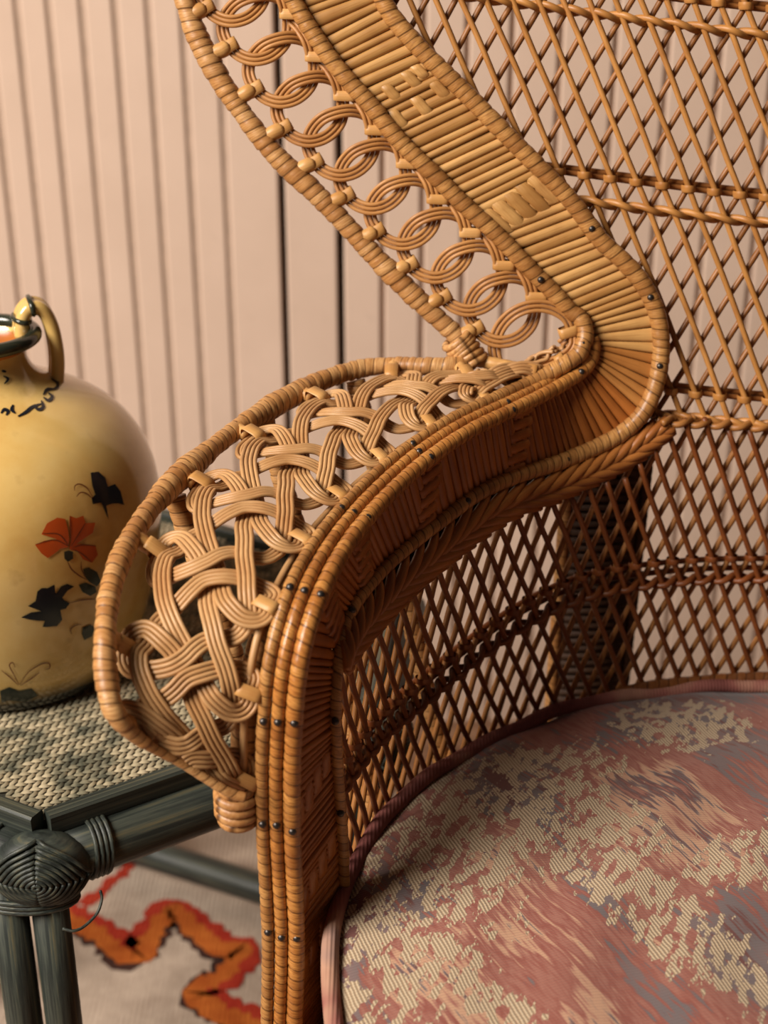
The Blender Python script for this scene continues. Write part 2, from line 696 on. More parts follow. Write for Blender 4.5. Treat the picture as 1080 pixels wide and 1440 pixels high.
patch(7.6, [(.10, 0.003), (.29, .0015), (.48, 0.0), (.67, -.0015), (.86, -.003)], M_SLAT, .019, .185)
patch(4.05, [(.30, -.004), (.62, -.006)], M_SLAT, 0.011, .15)
patch(4.35, [(.14, .004), (.48, .003), (.80, -.001)], M_SLAT, 0.012, .15)
patch(3.6, [(.78, .001)], M_SLAT, 0.009, .14)
for uc in (19.9, 22.3, 24.6, 26.2):
    patch(uc, [(.10, -.0075), (.26, -.0045), (.42, -.0015), (.58, .0015), (.74, .0045), (.90, .0075)], M_SLAT_ARM, 0.017, .15)
for uc in (30.6, 32.2, 33.8):
    patch(uc, [(.2, .005), (.4, .002), (.6, -.002), (.8, -.005)], M_SLAT_ARM, 0.014, .17)


def lerp(a, b, f):
    return a + (b - a) * f


def sstep(a, b, x):
    f = min(max((x - a) / (b - a), 0), 1)
    return f * f * (3 - 2 * f)


# edge poles ------------------------------------------------------------
# d: inner edge pole
dp = [DPT[i] + BN_(i, .9) * 0.002 for i in range(NP)]
d_pts = spline(dp, 10)
pole_d = MB().tube(d_pts, lambda f: lerp(0.0049, 0.0031, sstep(.33, .55, f)), 12, pitch=0.0052, amp=.07, saw=0.05, jit=.05).build('inner_edge_pole', M_POLE, chair)
# thicker dark pole right behind it, against the lattice
bp = [DPT[i] - BN_(i, .9) * 0.010 for i in range(0, 20)]
MB().tube(spline(bp, 8), 0.0055, 10, pitch=0.006, amp=.08).build('rear_edge_pole', M_CANE_REAR, chair)
# c: outer edge pole of the band, from the elbow along the arm and down the post
cp_arm = [CPT[i] + BN_(i, .1) * 0.002 for i in range(13, NP)]
pole_c = MB().tube(spline(cp_arm, 10), 0.0040, 12, pitch=0.0050, amp=.07, saw=.06, jit=.05).build('arm_edge_pole', M_POLE_RED, chair)
# e/a: outer edge pole of the back that bends over and runs on as outermost arm pole
e_back = [CPT[i] + BN_(i, .1) * 0.002 + (CPT[i] - DPT[i]).normalized() * 0.001 for i in range(0, 12)]
corner = [at_plane(816, 447, .009), at_plane(823, 466, .010), at_plane(820, 483, .012), at_plane(808, 503, .014)]
a_arm, b_arm = [], []
for i in range(18, NP):
    o = outward(CPT[i])
    upv = V((0, 0, 1)) * (0.0012 if i < 27 else 0.0)
    a_arm.append(CPT[i] + o * 0.0124 + upv * 2 + BN_(i, .1) * .001)
    b_arm.append(CPT[i] + o * 0.0066 + upv + BN_(i, .1) * .0015)
path_a = spline(e_back + corner + a_arm[1:], 10)
pole_a = MB().tube(path_a, lambda f: lerp(0.0048, 0.0031, sstep(.30, .42, f)), 12, pitch=0.0052, amp=.07, saw=.06, jit=.06).build('outer_edge_pole', M_POLE, chair)
b_start = [at_plane(829, 492, .010), at_plane(822, 507, .011)]
pole_b = MB().tube(spline(b_start + b_arm, 10), 0.0032, 12, pitch=0.0050, amp=.07, saw=.06, jit=.05).build('middle_arm_pole', M_POLE_RED, chair)


# nails ------------------------------------------------------------
nail_me = None


def nail(px, py, pole, pts, lift):
    """steel nail head on the pole, at the point of its axis nearest to the given sight line"""
    global nail_me
    d = ray(px, py).normalized()
    c = V((0, 0, CZ))
    best = min(pts, key=lambda q: ((q - c) - d * (q - c).dot(d)).length)
    p = best + (c - best).normalized() * lift
    if nail_me is None:
        mb = lathe([(0.0, 0.0013), (0.0009, 0.0012), (0.0016, 0.0006), (0.0019, 0), (0.0019, -0.001)], (0, 0, 0), 10)
        o = mb.build('nail', M_NAIL, pole)
        nail_me = o.data
    else:
        o = bpy.data.objects.new('nail', nail_me)
        COL.objects.link(o)
        o.parent = pole
        o.matrix_parent_inverse = pole.matrix_basis.inverted()
    o.location = p
    o.rotation_euler = (c - best).to_track_quat('Z', 'Y').to_euler()


c_pts = spline(cp_arm, 10)
b_pts = spline(b_start + b_arm, 10)
for (x, y) in [(600, 640), (510, 725), (445, 830), (407, 1020), (405, 1169), (412, 1317), (720, 573), (818, 522)]:
    nail(x, y, pole_c, c_pts, .0042)
for (x, y) in [(586, 627), (490, 717), (425, 826), (382, 1015), (383, 1164), (392, 1315), (712, 566)]:
    nail(x, y, pole_b, b_pts, .0033)
for (x, y) in [(578, 624), (476, 713), (406, 825), (365, 1016), (365, 1157), (373, 1310), (763, 392), (816, 481), (797, 518)]:
    nail(x, y, pole_a, path_a, .0034 if y > 450 else .0048)
for (x, y) in [(913, 418), (925, 513), (655, 701), (798, 646), (838, 318), (486, 855), (465, 1015), (474, 1146)]:
    nail(x, y, pole_d, d_pts, .0044 if y < 600 else .004)

# braid under the arm ------------------------------------------------------------
BR = [((938, 588), (948, 606)), ((900, 602), (917, 632)), ((860, 628), (876, 658)), ((820, 646), (832, 680)), ((770, 668), (780, 703)),
      ((720, 685), (728, 722)), ((672, 706), (684, 748)), ((624, 743), (644, 778)), ((584, 773), (608, 806)),
      ((544, 806), (572, 838)), ((514, 838), (540, 872)), ((490, 870), (508, 906)), ((478, 905), (484, 936)), ((473, 940), (476, 950))]
brT, brB = [], []
for i, (t, b_) in enumerate(BR):
    w_ = sstep(0, 6, i)
    for L, p in ((brT, t), (brB, b_)):
        L.append(at_t(*p, (t_plane(*p, 0.004) * (1 - w_) + t_cyl(*p, 0.248) * w_)))
br_len = sum(((brT[i] + brB[i]) / 2 - (brT[i + 1] + brB[i + 1]) / 2).length for i in range(len(BR) - 1))
nbr = len(BR) - 1
mbase = MB()
mbase.grid([[cr(brT, u / 4).lerp(cr(brB, u / 4), q) + V((CX, CY, .65)).lerp(V((CX, CY, .65)), 1) * 0 + outward(cr(brT, u / 4)) * 0.003 for q in (0, .5, 1)] for u in range(nbr * 4 + 1)])
braid = mbase.build('braid_border', M_DARK, chair)
npl = int(br_len / 0.0108)
for k in range(-4, npl):
    for side in (0, 1):
        pts = []
        for i in range(13):
            g = i / 12
            f = (k + .5 * side + g * 3.7) / npl
            if f < 0 or f > 1:
                continue
            u = f * nbr
            a, b_ = cr(brT, u), cr(brB, u)
            wv = lerp(-.08, .66, g ** .8) if side == 0 else lerp(1.08, .34, g ** .8)
            p = a.lerp(b_, wv)
            inn = (-outward(p) + V((0, -.3, .25))).normalized()
            dep = .0008 + .0052 * math.sin(PI * min(1, g * 1.05)) ** .8 - .0012 * g
            pts.append(p + inn * dep)
        if len(pts) > 5:
            MB().tube(pts, lambda q: .0029 - .0009 * abs(2 * q - 1) ** 2, 8).build('braid_strand', M_BRAID, braid)

# ------------------------------------------------------------------ back outer rim with ring lace
rim_px = [(105, -400), (140, -290), (178, -190), (212, -110), (238, -50), (259, 0), (275, 45), (295, 86), (317, 124), (342, 160), (368, 195), (399, 230), (438, 266), (478, 307),
          (521, 354), (565, 399), (605, 438), (640, 470), (656, 490)]
rim_pts = [at_plane(x, y, 0.004) for x, y in rim_px]
rim_path = spline(rim_pts, 8)
MB().tube(rim_path, lambda f: 0.0058 + 0.0004 * math.sin(f * 31), 14, pitch=0.0050, amp=.075, saw=.07, jit=.10).build('back_rim', M_RIM, chair)

RING = [(50, -32), (28, -45), (4, -47), (-24, -38), (-41, -21), (-47, -1), (-41, 19), (-24, 37), (-2, 44), (20, 39), (37, 25), (45, 8), (46, -12), (43, -22), (37, -42), (26, -60), (14, -73)]
RH = [-1.6, -.2, 1, .8, -.6, -1, -.5, .3, 1, .9, .2, -.7, -.4, .5, 1.0, 0.3, -.6]
centers = [(206, -345), (228, -287), (250, -229), (268, -175), (282, -121), (300, -66), (327, -14), (360, 40), (396, 100), (436, 155), (480, 203), (524, 250), (567, 300), (613, 347), (660, 393), (706, 437)]
lace_base = MB()
inner_line = [at_plane(x, y, .002) for x, y in [(248, -330), (318, -180), (380, -60), (404, 0), (440, 62), (477, 112), (513, 153), (550, 198), (594, 243), (643, 292), (685, 330), (728, 374), (762, 410)]]
lace_base.tube(spline(inner_line, 8), 0.0012, 7)
back_lace = lace_base.build('back_ring_lace', M_LACE_BACK, chair)


def plane_strand(pxs, hs, offs, r, mat, parent, off0=0.004, amp=0.0026, sub=7, name='lace_strand'):
    base = [V((x, y, 0)) for x, y in pxs]
    H = [V((h, 0, 0)) for h in hs]
    dense, hd = [], []
    for i in range((len(base) - 1) * sub + 1):
        dense.append(cr(base, i / sub))
        hd.append(cr(H, i / sub).x)
    for o in offs:
        P = []
        for i, p in enumerate(dense):
            t = dense[min(i + 1, len(dense) - 1)] - dense[max(i - 1, 0)]
            n = V((-t.y, t.x, 0)).normalized()
            q = p + n * o
            P.append(at_plane(q.x, q.y, off0 + amp * hd[i]))
        MB().tube(P, r, 7).build(name, mat, parent)


def wrap_tie(p0, p1, width, r, mat, parent, name='tie', normal=None):
    """flat peel wound three times round a bundle: p0-p1 across the bundle, width along it"""
    ax = (p1 - p0)
    n = normal or BN
    along = ax.cross(n).normalized()
    m = MB()
    c = (p0 + p1) / 2
    hl = ax.length / 2
    for k in range(1):
        o = 0.0
        rows = []
        for i in range(19):
            a = 2 * PI * i / 18
            x, y = math.cos(a), math.sin(a)
            x = math.copysign(abs(x) ** .4, x)
            y = math.copysign(abs(y) ** .55, y)
            sk = along * (o + .0004 * math.sin(a + k))
            e = (ax.normalized() * x + n * y).normalized()
            p = c + ax.normalized() * (x * hl) + n * (y * r) + sk
            hw_ = width * .5
            rows.append([p - along * hw_ - e * .0005, p - along * hw_ * .93 + e * .0001, p + e * .0002, p + along * hw_ * .93 + e * .0001, p + along * hw_ - e * .0005])
        m.grid(rows)
    return m.build(name, mat, parent)


knobs = [(259, -6), (298, 56), (343, 127), (383, 182), (435, 238), (487, 292), (535, 339), (581, 387), (626, 436), (668, 478)]
for i, (x, y) in enumerate(centers):
    sc = 1.0
    plane_strand([(x + a * sc, y + b * sc) for a, b in RING], RH, (-6.2, 0, 6.2), 0.00118, M_LACE_BACK, back_lace)
    # left tie to the rim
    tc_ = (x - 36, y + 24)
    kx, ky = x - 56, y + 33
    # direction from rim to ring
    p0 = at_plane(x - 45, y + 29, .004)
    p1 = at_plane(x - 27, y + 18, .004)
    wrap_tie(p0, p1, 0.0066, 0.0029, M_TIE, back_lace)
    # stub between rim and ring
    ctr = V((x - 62, y + 36, 0))
    st = [at_plane(x - 70, y + 40, .004), at_plane(x - 60, y + 36, .004), at_plane(x - 47, y + 30, .005), at_plane(x - 42, y + 27, .004)]
    MB().tube(spline(st, 4), 0.0042, 10, pitch=.006, amp=.1).build('tie_stub', M_TIE, back_lace)
    # right tie to the band's edge pole
    wrap_tie(at_plane(x + 33, y - 21, .004), at_plane(x + 64, y - 20, .005), 0.0054, 0.0026, M_TIE, back_lace)

# last, larger ring in the corner, its lower end lying on the arm
plane_strand([(790, 486), (805, 470), (798, 447), (775, 433), (748, 431), (722, 441), (703, 461), (695, 487), (700, 512), (716, 533)],
             [0, .8, 1.2, 1.2, 1.3, .9, -.4, -1, -1, -1.4], (-6.4, 0, 6.4), 0.00122, M_LACE_BACK, back_lace, off0=.006)
plane_strand([(806, 462), (808, 484), (796, 500), (772, 512), (745, 522), (722, 530)], [.4, .8, 1, 1, 1, .8], (-5.6, 0, 5.6), 0.00122, M_LACE_BACK, back_lace, off0=.009)
wrap_tie(at_plane(786, 470, .008), at_plane(812, 462, .008), 0.0056, 0.0042, M_TIE, back_lace)
wrap_tie(at_plane(783, 499, .012), at_plane(797, 517, .012), 0.0056, 0.0042, M_TIE, back_lace)

# ------------------------------------------------------------------ arm: outer rim and woven lace
ar_px = [((668, 497), .651), ((660, 508), .650), ((640, 514), .6495), ((600, 515), .649), ((548, 514), .648), ((500, 520), .6465), ((452, 536), .645), ((410, 557), .643), ((372, 578), .641),
         ((318, 615), .638), ((264, 660), .635), ((226, 698), .632), ((193, 742), .628), ((168, 790), .623), ((153, 842), .616), ((148, 900), .607), ((150, 955), .595),
         ((163, 1005), .583), ((200, 1042), .569), ((262, 1078), .553), ((318, 1112), .540), ((345, 1122), .536)]
ar_pts = [at_z(x, y, z) for (x, y), z in ar_px]
# under the arm the rim turns up beside the post and follows the edge poles back to the elbow
und = []
for i in range(30, 18, -1):
    o = outward(CPT[i])
    f = sstep(24, 30, i)
    und.append(CPT[i] + o * lerp(.019, .021, f) + V((0, .006 * f, -.010 * (1 - f))))
foot = [at_z(352, 1128, .5335) + V((0.004, .003, -.001))]
post_pts = [p for p in und]
arm_rim_path = spline(ar_pts, 8)
arm_rim = MB().tube(arm_rim_path, lambda f: (0.0050 - .0030 * sstep(.80, .93, f)) + 0.0016 * math.exp(-((f - .505) / .05) ** 2) + 0.0018 * math.exp(-((f - .29) / .06) ** 2) + .0002 * math.sin(40 * f),
                    14, pitch=0.0050, amp=.08, saw=.07, jit=.12).build('arm_rim', M_RIM, chair)
for _ in range(3):
    und = [und[0]] + [(und[i - 1] + und[i] * 2 + und[i + 1]) / 4 for i in range(1, len(und) - 1)] + [und[-1]]
und_path = spline([und[0] + V((0, 0, -.012))] + und, 8)
MB().tube(und_path, 0.0058, 12, pitch=0.0058, amp=.12, saw=.05, jit=.1).build('under_arm_pole', M_RIM, chair)
# end cap: several turns binding rim and post pole together
cap_c = und[0] + V((-.002, -.002, -.010))
cb = MB()
for k in range(5):
    z = -.012 + k * .0042
    pts = [cap_c + V((0.0085 * math.cos(a) * (1 if 0 < k < 4 else .85), 0.0085 * math.sin(a) * (1 if 0 < k < 4 else .85), z + .001 * math.sin(a))) for a in [2 * PI * i / 20 for i in range(21)]]
    cb.tube(pts, 0.0026, 8, cap=False)
cb.build('binding', M_RIM, chair)
# joint of the two rims
j0 = at_plane(655, 488, .006)
jb = MB()
for k in range(6):
    f = k / 5
    c = at_plane(lerp(642, 664, f), lerp(478, 508, f), .005)
    axd = (at_plane(664, 508, .005) - at_plane(642, 478, .005)).normalized()
    n1 = axd.cross(BN).normalized()
    pts = [c + n1 * (.0074 * math.cos(a)) + BN * (.0074 * math.sin(a)) + axd * (.0012 * math.sin(a + k)) for a in [2 * PI * i / 20 for i in range(21)]]
    jb.tube(pts, 0.0022, 8, cap=False)
jb.build('joint_binding', M_RIM, chair)

# lace: control rails, unit ties on the rim (T) and on the edge poles (I)
Tpx = [((800, 500), None), ((735, 520), .6475), ((655, 533), .6455), ((552, 532), .645), ((446, 565), .641), ((356, 619), .636), ((284, 687), .630), ((225, 781), .618), ((180, 910), .598), ((176, 1005), .577),
       ((255, 1066), .553), ((345, 1118), .536)]
Ipx = [(835, 500), (770, 530), (690, 562), (612, 594), (545, 637), (487, 690), (431, 752), (378, 843), (349, 972), (351, 1095), (352, 1150), (354, 1200)]
Tp = []
for (xy, z) in Tpx:
    Tp.append(at_z(*xy, z) if z else at_plane(*xy, .012))
Ip = []
c_c = V((0, 0, CZ))


def near_on(path, px, py):
    d = ray(px, py).normalized()
    return min(path, key=lambda q: ((q - c_c) - d * (q - c_c).dot(d)).length)


arm_only = spline(corner[2:] + a_arm[1:], 10)
for (x, y) in Ipx:
    q = near_on(arm_only, x, y)
    Ip.append(q + outward(q) * .0075 + V((0, 0, -.001)))
K0 = -3          # unit number of the first rail entry


def LS(u, v, h=0.0):
    """arm lace surface: u along (unit index), v 0 rim .. 1 edge poles, h height"""
    k = u - K0
    k = min(max(k, -0.45), len(Tp) - 1 + .3)
    T, I = cr(Tp, k), cr(Ip, k)
    du = cr(Tp, min(k + .1, len(Tp) - 1 + .4)) + cr(Ip, min(k + .1, len(Tp) - 1 + .4)) - cr(Tp, k - .1) - cr(Ip, k - .1)
    n = (I - T).cross(du)
    n = n.normalized() if n.length > 1e-9 else V((0, 0, 1))
    if n.z < 0:
        n = -n
    vv = min(max(v, 0), 1)
    crown = 0.010 * 4 * vv * (1 - vv) * 0.5
    return T.lerp(I, v) + n * (h + crown)


PA = [(0.0, -.002, 0), (-.091, -.002, .3), (-.165, .025, .8), (-.235, .128, 1), (-.1715, .2716, .9), (-.0876, .389, 0), (.10, .50, -1), (.2847, .562, -.3), (.47, .65, .7), (.657, .72, 1), (.832, .80, 1),
      (.978, .847, 1), (1.09, .8735, .2), (1.22, .885, -1), (1.33, .872, -1), (1.456, .829, -1), (1.55, .74, -.9), (1.653, .627, .3), (1.78, .545, 1), (1.909, .4726, 1), (2.04, .37, .9),
      (2.15, .2295, .1), (2.20, .1317, -1), (2.25, .06, -.8), (2.164, .005, -.2), (2.036, -.002, 0), (1.96, -.002, .1)]
PB = [(-.03, 1.0143, 0), (-.0876, 1.01, 0), (-.179, 1.0156, -.2), (-.225, .961, -.8), (-.199, .879, -1), (-.124, .763, .2), (-.02, .64, 1), (.102, .5076, 1), (.26, .42, .9), (.409, .338, .2), (.5146, .262, -1),
      (.6387, .1916, -.9), (.80, .156, -1), (.9015, .1397, -.3), (.98, .11, .5), (1.05, .098, .9), (1.19, .1185, 1), (1.33, .17, 1), (1.467, .2325, 1), (1.62, .33, .6), (1.7445, .4234, -.4), (1.90, .53, -1),
      (2.044, .613, -.9), (2.14, .67, .1), (2.215, .735, .9), (2.276, .867, 1), (2.217, .973, .8), (2.091, 1.027, .3), (1.97, 1.0143, 0)]
lace_rail = [cr(Ip, k / 6) + V((-.001, 0, -.004)) for k in range(6 * (len(Ip) - 3))]
arm_lace = MB().tube(lace_rail, 0.0018, 8).build('arm_lace', M_LACE, chair)


def lace_path(path, j, lo, hi, offs, r=0.00112):
    pu = [V((a + j, b, c)) for a, b, c in path]
    sub = 7
    dense = [cr(pu, i / sub) for i in range((len(pu) - 1) * sub + 1)]
    dense = [q for q in dense if lo <= q.x <= hi]
    if len(dense) < 8:
        return
    amp = 0.0024
    C = [LS(q.x, q.y, q.z * amp) for q in dense]
    Nn = []
    for q in dense:
        a = LS(q.x, q.y, 0.001) - LS(q.x, q.y, 0)
        Nn.append(a.normalized())
    for o in offs:
        P = []
        for i in range(len(C)):
            t = C[min(i + 1, len(C) - 1)] - C[max(i - 1, 0)]
            sd = t.cross(Nn[i])
            sd = sd.normalized() if sd.length > 1e-9 else V((1, 0, 0))
            P.append(C[i] + sd * o)
        # light smoothing to avoid kinks on tight bends
        for _ in range(2):
            P = [P[0]] + [(P[i - 1] + P[i] * 2 + P[i + 1]) / 4 for i in range(1, len(P) - 1)] + [P[-1]]
        MB().tube(P, r, 7).build('lace_strand', M_LACE, arm_lace)


OFFS = [(q - 1.5) * 0.0021 for q in range(4)]
for j in range(-5, 7):
    lace_path(PA, j, -2.75, 6.25, OFFS)
    lace_path(PB, j, -2.75, 6.25, OFFS)
for kk in range(-2, 7):
    i = kk - K0
    T, I = Tp[i], Ip[i]
    ax = (I - T).normalized()
    n = (LS(kk, .05, .001) - LS(kk, .05, 0)).normalized()
    # tie wound round the bundle and stub to the rim
    rp = min(arm_rim_path, key=lambda q: (q - T).length)
    side = (T - rp).normalized()
    wrap_tie(T - side * .0056 + n * .0016, T + side * .0062 + n * .0016, 0.0072, 0.0052, M_TIE, arm_lace, normal=n)
    st = [rp, rp.lerp(T, .35), T - side * .004]
    MB().tube([q + n * .001 for q in spline(st, 5)], 0.0038, 10, pitch=.006, amp=.1).build('tie_stub', M_TIE, arm_lace)
    if kk > -2:
        wrap_tie(I - ax * .0055, I + ax * .0065, 0.0060, 0.0042, M_TIE, arm_lace, normal=n)

# brace poles under the arm, from the rim down to the skirt
for (a, b_) in [((372, 590, .636), (405, 880, .40)), ((500, 535, .640), (515, 760, .42)), ((246, 700, .625), (420, 960, .40))]:
    p0, p1 = at_z(*a), None
    tgt = V((CX, CY, 0)) + outward(p0) * 0.262
    p1 = V((tgt.x, tgt.y, b_[2] - .02))
    MB().tube(spline([p0, p0.lerp(p1, .5) + V((0, 0, .004)), p1], 8), 0.0055, 12, pitch=.0055, amp=.12, jit=.1).build('arm_brace', M_RIM, chair)

# ------------------------------------------------------------------ back lattice
def sag(x):
    d = CX + .02 - x
    return 0.135 * (math.sqrt(d * d + .0016) - .04)


def back_pt(x, h, off):
    """x across, h nominal height (before sag)"""
    z = h + sag(x)
    p = V((x, YB + (z - ZROW) * LEAN, z))
    return p + BN * off


dz_tab = [(p.z, p.x) for p in spline(DPT[:17], 8)]


def d_x(z):
    best = None
    for (z0, x0), (z1, x1) in zip(dz_tab, dz_tab[1:]):
        if (z0 - z) * (z1 - z) <= 0 and abs(z1 - z0) > 1e-9:
            x = x0 + (x1 - x0) * (z - z0) / (z1 - z0)
            best = x if best is None else max(best, x)
    if best is None:
        best = dz_tab[0][1] if z > dz_tab[0][0] else dz_tab[-1][1]
    return best


SPC = 0.0138
K1, K2 = 0.45, 0.562
HX = SPC / (K1 + K2)                # vertical distance of crossings
H_TOP = 0.612                       # rope row at the bottom of the back
HT = 1.10
back_lat = MB()
# rows: rope at h, ties one crossing above
ROWS = [H_TOP, H_TOP + 8 * HX, H_TOP + 15 * HX, H_TOP + 23 * HX]
XR = 0.46


def row_path(h, off, x0=None):
    pts = []
    x = (x0 if x0 is not None else d_x(h + .02) - .006)
    while x < XR:
        pts.append(back_pt(x, h, off))
        x += SPC / 8
    return pts


for h in ROWS:
    back_lat.tube(row_path(h + HX, -.0065), 0.0016, 7)
    back_lat.tube(row_path(h + HX * 1.2, -.0085), 0.0016, 7)
back_lat_o = back_lat.build('back_lattice', M_CANE_REAR, chair)


def x_line(i, kslope, h):
    return -0.26 + i * SPC + kslope * (H_TOP - h)


def fan(x, h):
    g = 1 + 0.25 * (h - H_TOP)
    return CX + (x - CX) * g


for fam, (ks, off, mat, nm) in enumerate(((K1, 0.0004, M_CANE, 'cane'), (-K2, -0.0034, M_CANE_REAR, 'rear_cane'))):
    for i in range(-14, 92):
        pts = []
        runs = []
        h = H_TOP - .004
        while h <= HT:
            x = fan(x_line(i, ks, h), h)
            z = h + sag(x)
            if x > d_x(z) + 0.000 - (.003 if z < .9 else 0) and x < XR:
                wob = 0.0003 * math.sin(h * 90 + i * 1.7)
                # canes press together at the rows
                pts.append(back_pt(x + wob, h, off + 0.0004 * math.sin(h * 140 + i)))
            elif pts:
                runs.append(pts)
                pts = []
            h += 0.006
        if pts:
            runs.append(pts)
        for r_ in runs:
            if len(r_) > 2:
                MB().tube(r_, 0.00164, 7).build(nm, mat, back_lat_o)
# ties (knuckles) at the crossing above each rope, ropes below
tie_me = None
for h in ROWS:
    for m_ in (1,):
        hh = h + m_ * HX
        # crossing positions of the two families
        for i in range(-2, 92):
            x = x_line(i, K1, hh)
            # nearest "/" line crossing: shift so both agree
            xx = fan(x, hh)
            if xx < d_x(hh + sag(xx)) + .003 or xx > min(XR, .40):
                continue
            c = back_pt(xx, hh, -.0016)
            ax = V((0.12, 0, -1)).normalized()
            pts = []
            rows = []
            for q in range(13):
                a = 2 * PI * q / 12
                e = V((math.cos(a) * .0040, 0, 0)) + BN * (math.sin(a) * .0050) + ax * (.0006 * math.sin(a))
                rows.append([c + e * .93 - ax * .0020, c + e - ax * .0011, c + e + ax * .0011, c + e * .93 + ax * .0020])
            MB().grid(rows).build('cane_tie', M_CANE, back_lat_o)
    for ph in (0, 1):
        pts = []
        x = d_x(h + .015) - .004
        while x < XR:
            a = PI * (x / SPC) + ph * PI
            pts.append(back_pt(x, h + .0013 * math.cos(a), -.0015 + .0038 * math.sin(a)))
            x += SPC / 10
        MB().tube(pts, 0.0019, 7).build('rope_strand', M_CANE, back_lat_o)

# ------------------------------------------------------------------ seat wall lattice (round, below the braid)
RW = 0.2515


def cyl_pt(s_, z, off=0.0, wall=True):
    """s_ arc length from the middle of the back, positive towards the viewer's left"""
    a = PI / 2 + s_ / RW
    if wall:
        z -= .027 * sstep(.09, .24, s_)
    r = RW - off
    return V((CX + r * math.cos(a), CY + r * math.sin(a), z))


S_POST = RW * (math.atan2(.553 - CY, -.026 - CX) - PI / 2)
top_tab = []
for u in range(0, nbr * 6 + 1):
    p = cr(brB, u / 6)
    a = math.atan2(p.y - CY, p.x - CX)
    top_tab.append((RW * (a - PI / 2), p.z + .004))


def wall_top(s_):
    if s_ <= top_tab[0][0]:
        return ROWS[0] + sag(cyl_pt(s_, 0).x) + .003
    for (s0, z0), (s1, z1) in zip(top_tab, top_tab[1:]):
        if (s0 - s_) * (s1 - s_) <= 0 and abs(s1 - s0) > 1e-9:
            return z0 + (z1 - z0) * (s_ - s0) / (s1 - s0)
    return top_tab[-1][1]


SPW = 0.0118
KW1, KW2 = 0.42, 0.46
HW = SPW / (KW1 + KW2)
Z0 = ROWS[0] - .002
ZM = Z0 - 7 * HW          # middle row
SL, SR = S_POST, -0.26
sw = MB()
for dz in (0.3, .75):
    sw.tube([cyl_pt(SL + (SR - SL) * i / 120, ZM + HW * dz, -.006) for i in range(121)], 0.0018, 7)
seat_lat = sw.build('seat_wall_lattice', M_CANE_SEAT_SHADED, chair)
for fam, (ks, off, mat, nm) in enumerate(((-KW1, 0.0012, M_CANE_SEAT_SHADED, 'cane'), (KW2, -0.0028, M_CANE_SEAT_OUT, 'outer_cane'))):
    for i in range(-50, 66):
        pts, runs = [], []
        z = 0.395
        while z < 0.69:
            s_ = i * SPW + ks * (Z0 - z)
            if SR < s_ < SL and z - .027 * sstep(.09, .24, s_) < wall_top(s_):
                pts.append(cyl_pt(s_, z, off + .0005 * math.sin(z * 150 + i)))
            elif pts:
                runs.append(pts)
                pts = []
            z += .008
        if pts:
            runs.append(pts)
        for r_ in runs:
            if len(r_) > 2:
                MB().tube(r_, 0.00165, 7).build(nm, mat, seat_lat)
for i in range(-48, 64):
    s_ = i * SPW - KW1 * (Z0 - ZM - HW)
    if not (SR < s_ < SL - .004):
        continue
    c = cyl_pt(s_, ZM + HW, -.0008)
    rad = -outward(c)
    tg = V((-rad.y, rad.x, 0))
    rows = []
    for q in range(13):
        a = 2 * PI * q / 12
        e = tg * (math.cos(a) * .0038) + rad * (math.sin(a) * .0048) + V((0, 0, .0007 * math.sin(a)))
        rows.append([c + e * .93 + V((0, 0, .0018)), c + e + V((0, 0, .001)), c + e - V((0, 0, .001)), c + e * .93 - V((0, 0, .0018))])
    MB().grid(rows).build('cane_tie', M_CANE_SEAT_SHADED, seat_lat)
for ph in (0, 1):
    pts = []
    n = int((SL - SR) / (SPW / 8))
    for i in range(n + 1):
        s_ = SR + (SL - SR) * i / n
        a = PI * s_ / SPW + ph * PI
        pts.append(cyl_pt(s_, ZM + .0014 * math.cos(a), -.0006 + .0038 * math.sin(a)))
    MB().tube(pts, 0.0019, 7).build('rope_strand', M_CANE_SEAT_SHADED, seat_lat)

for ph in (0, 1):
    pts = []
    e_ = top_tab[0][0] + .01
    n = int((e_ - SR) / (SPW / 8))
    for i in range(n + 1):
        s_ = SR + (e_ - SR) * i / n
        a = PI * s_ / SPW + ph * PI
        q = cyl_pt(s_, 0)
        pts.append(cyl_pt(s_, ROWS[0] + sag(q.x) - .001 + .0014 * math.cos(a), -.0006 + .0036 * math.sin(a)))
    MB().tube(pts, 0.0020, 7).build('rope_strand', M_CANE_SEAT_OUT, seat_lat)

# seat hoop, seat platform, pedestal -------------------------------------------
ZS = 0.445                      # top seam of the cushion
hoop = [cyl_pt(.15 - .42 * i / 90, .449 + 0.0015 * math.sin(i * .2) - .02 * sstep(.05, .15, .15 - .42 * i / 90), .0040, False) for i in range(91)]
MB().tube(hoop, 0.0042, 12, pitch=.007, amp=.08, jit=.05).build('seat_hoop', M_HOOP, chair)
lathe([(0.0, .388), (.236, .388), (.2465, .382), (.2465, .36), (.0, .355)], (CX, CY, 0), 64).build('seat_platform', M_DARK, chair)
lathe([(.246, .40), (.244, .33), (.20, .26), (.165, .20), (.17, .14), (.205, .07), (.245, .02), (.245, 0.004), (.235, .004), (.195, .07), (.16, .14), (.155, .20), (.19, .26), (.232, .33), (.235, .40), (.246, .40)], (CX, CY, 0), 64).build('pedestal', M_CANE_SEAT_SHADED, chair)

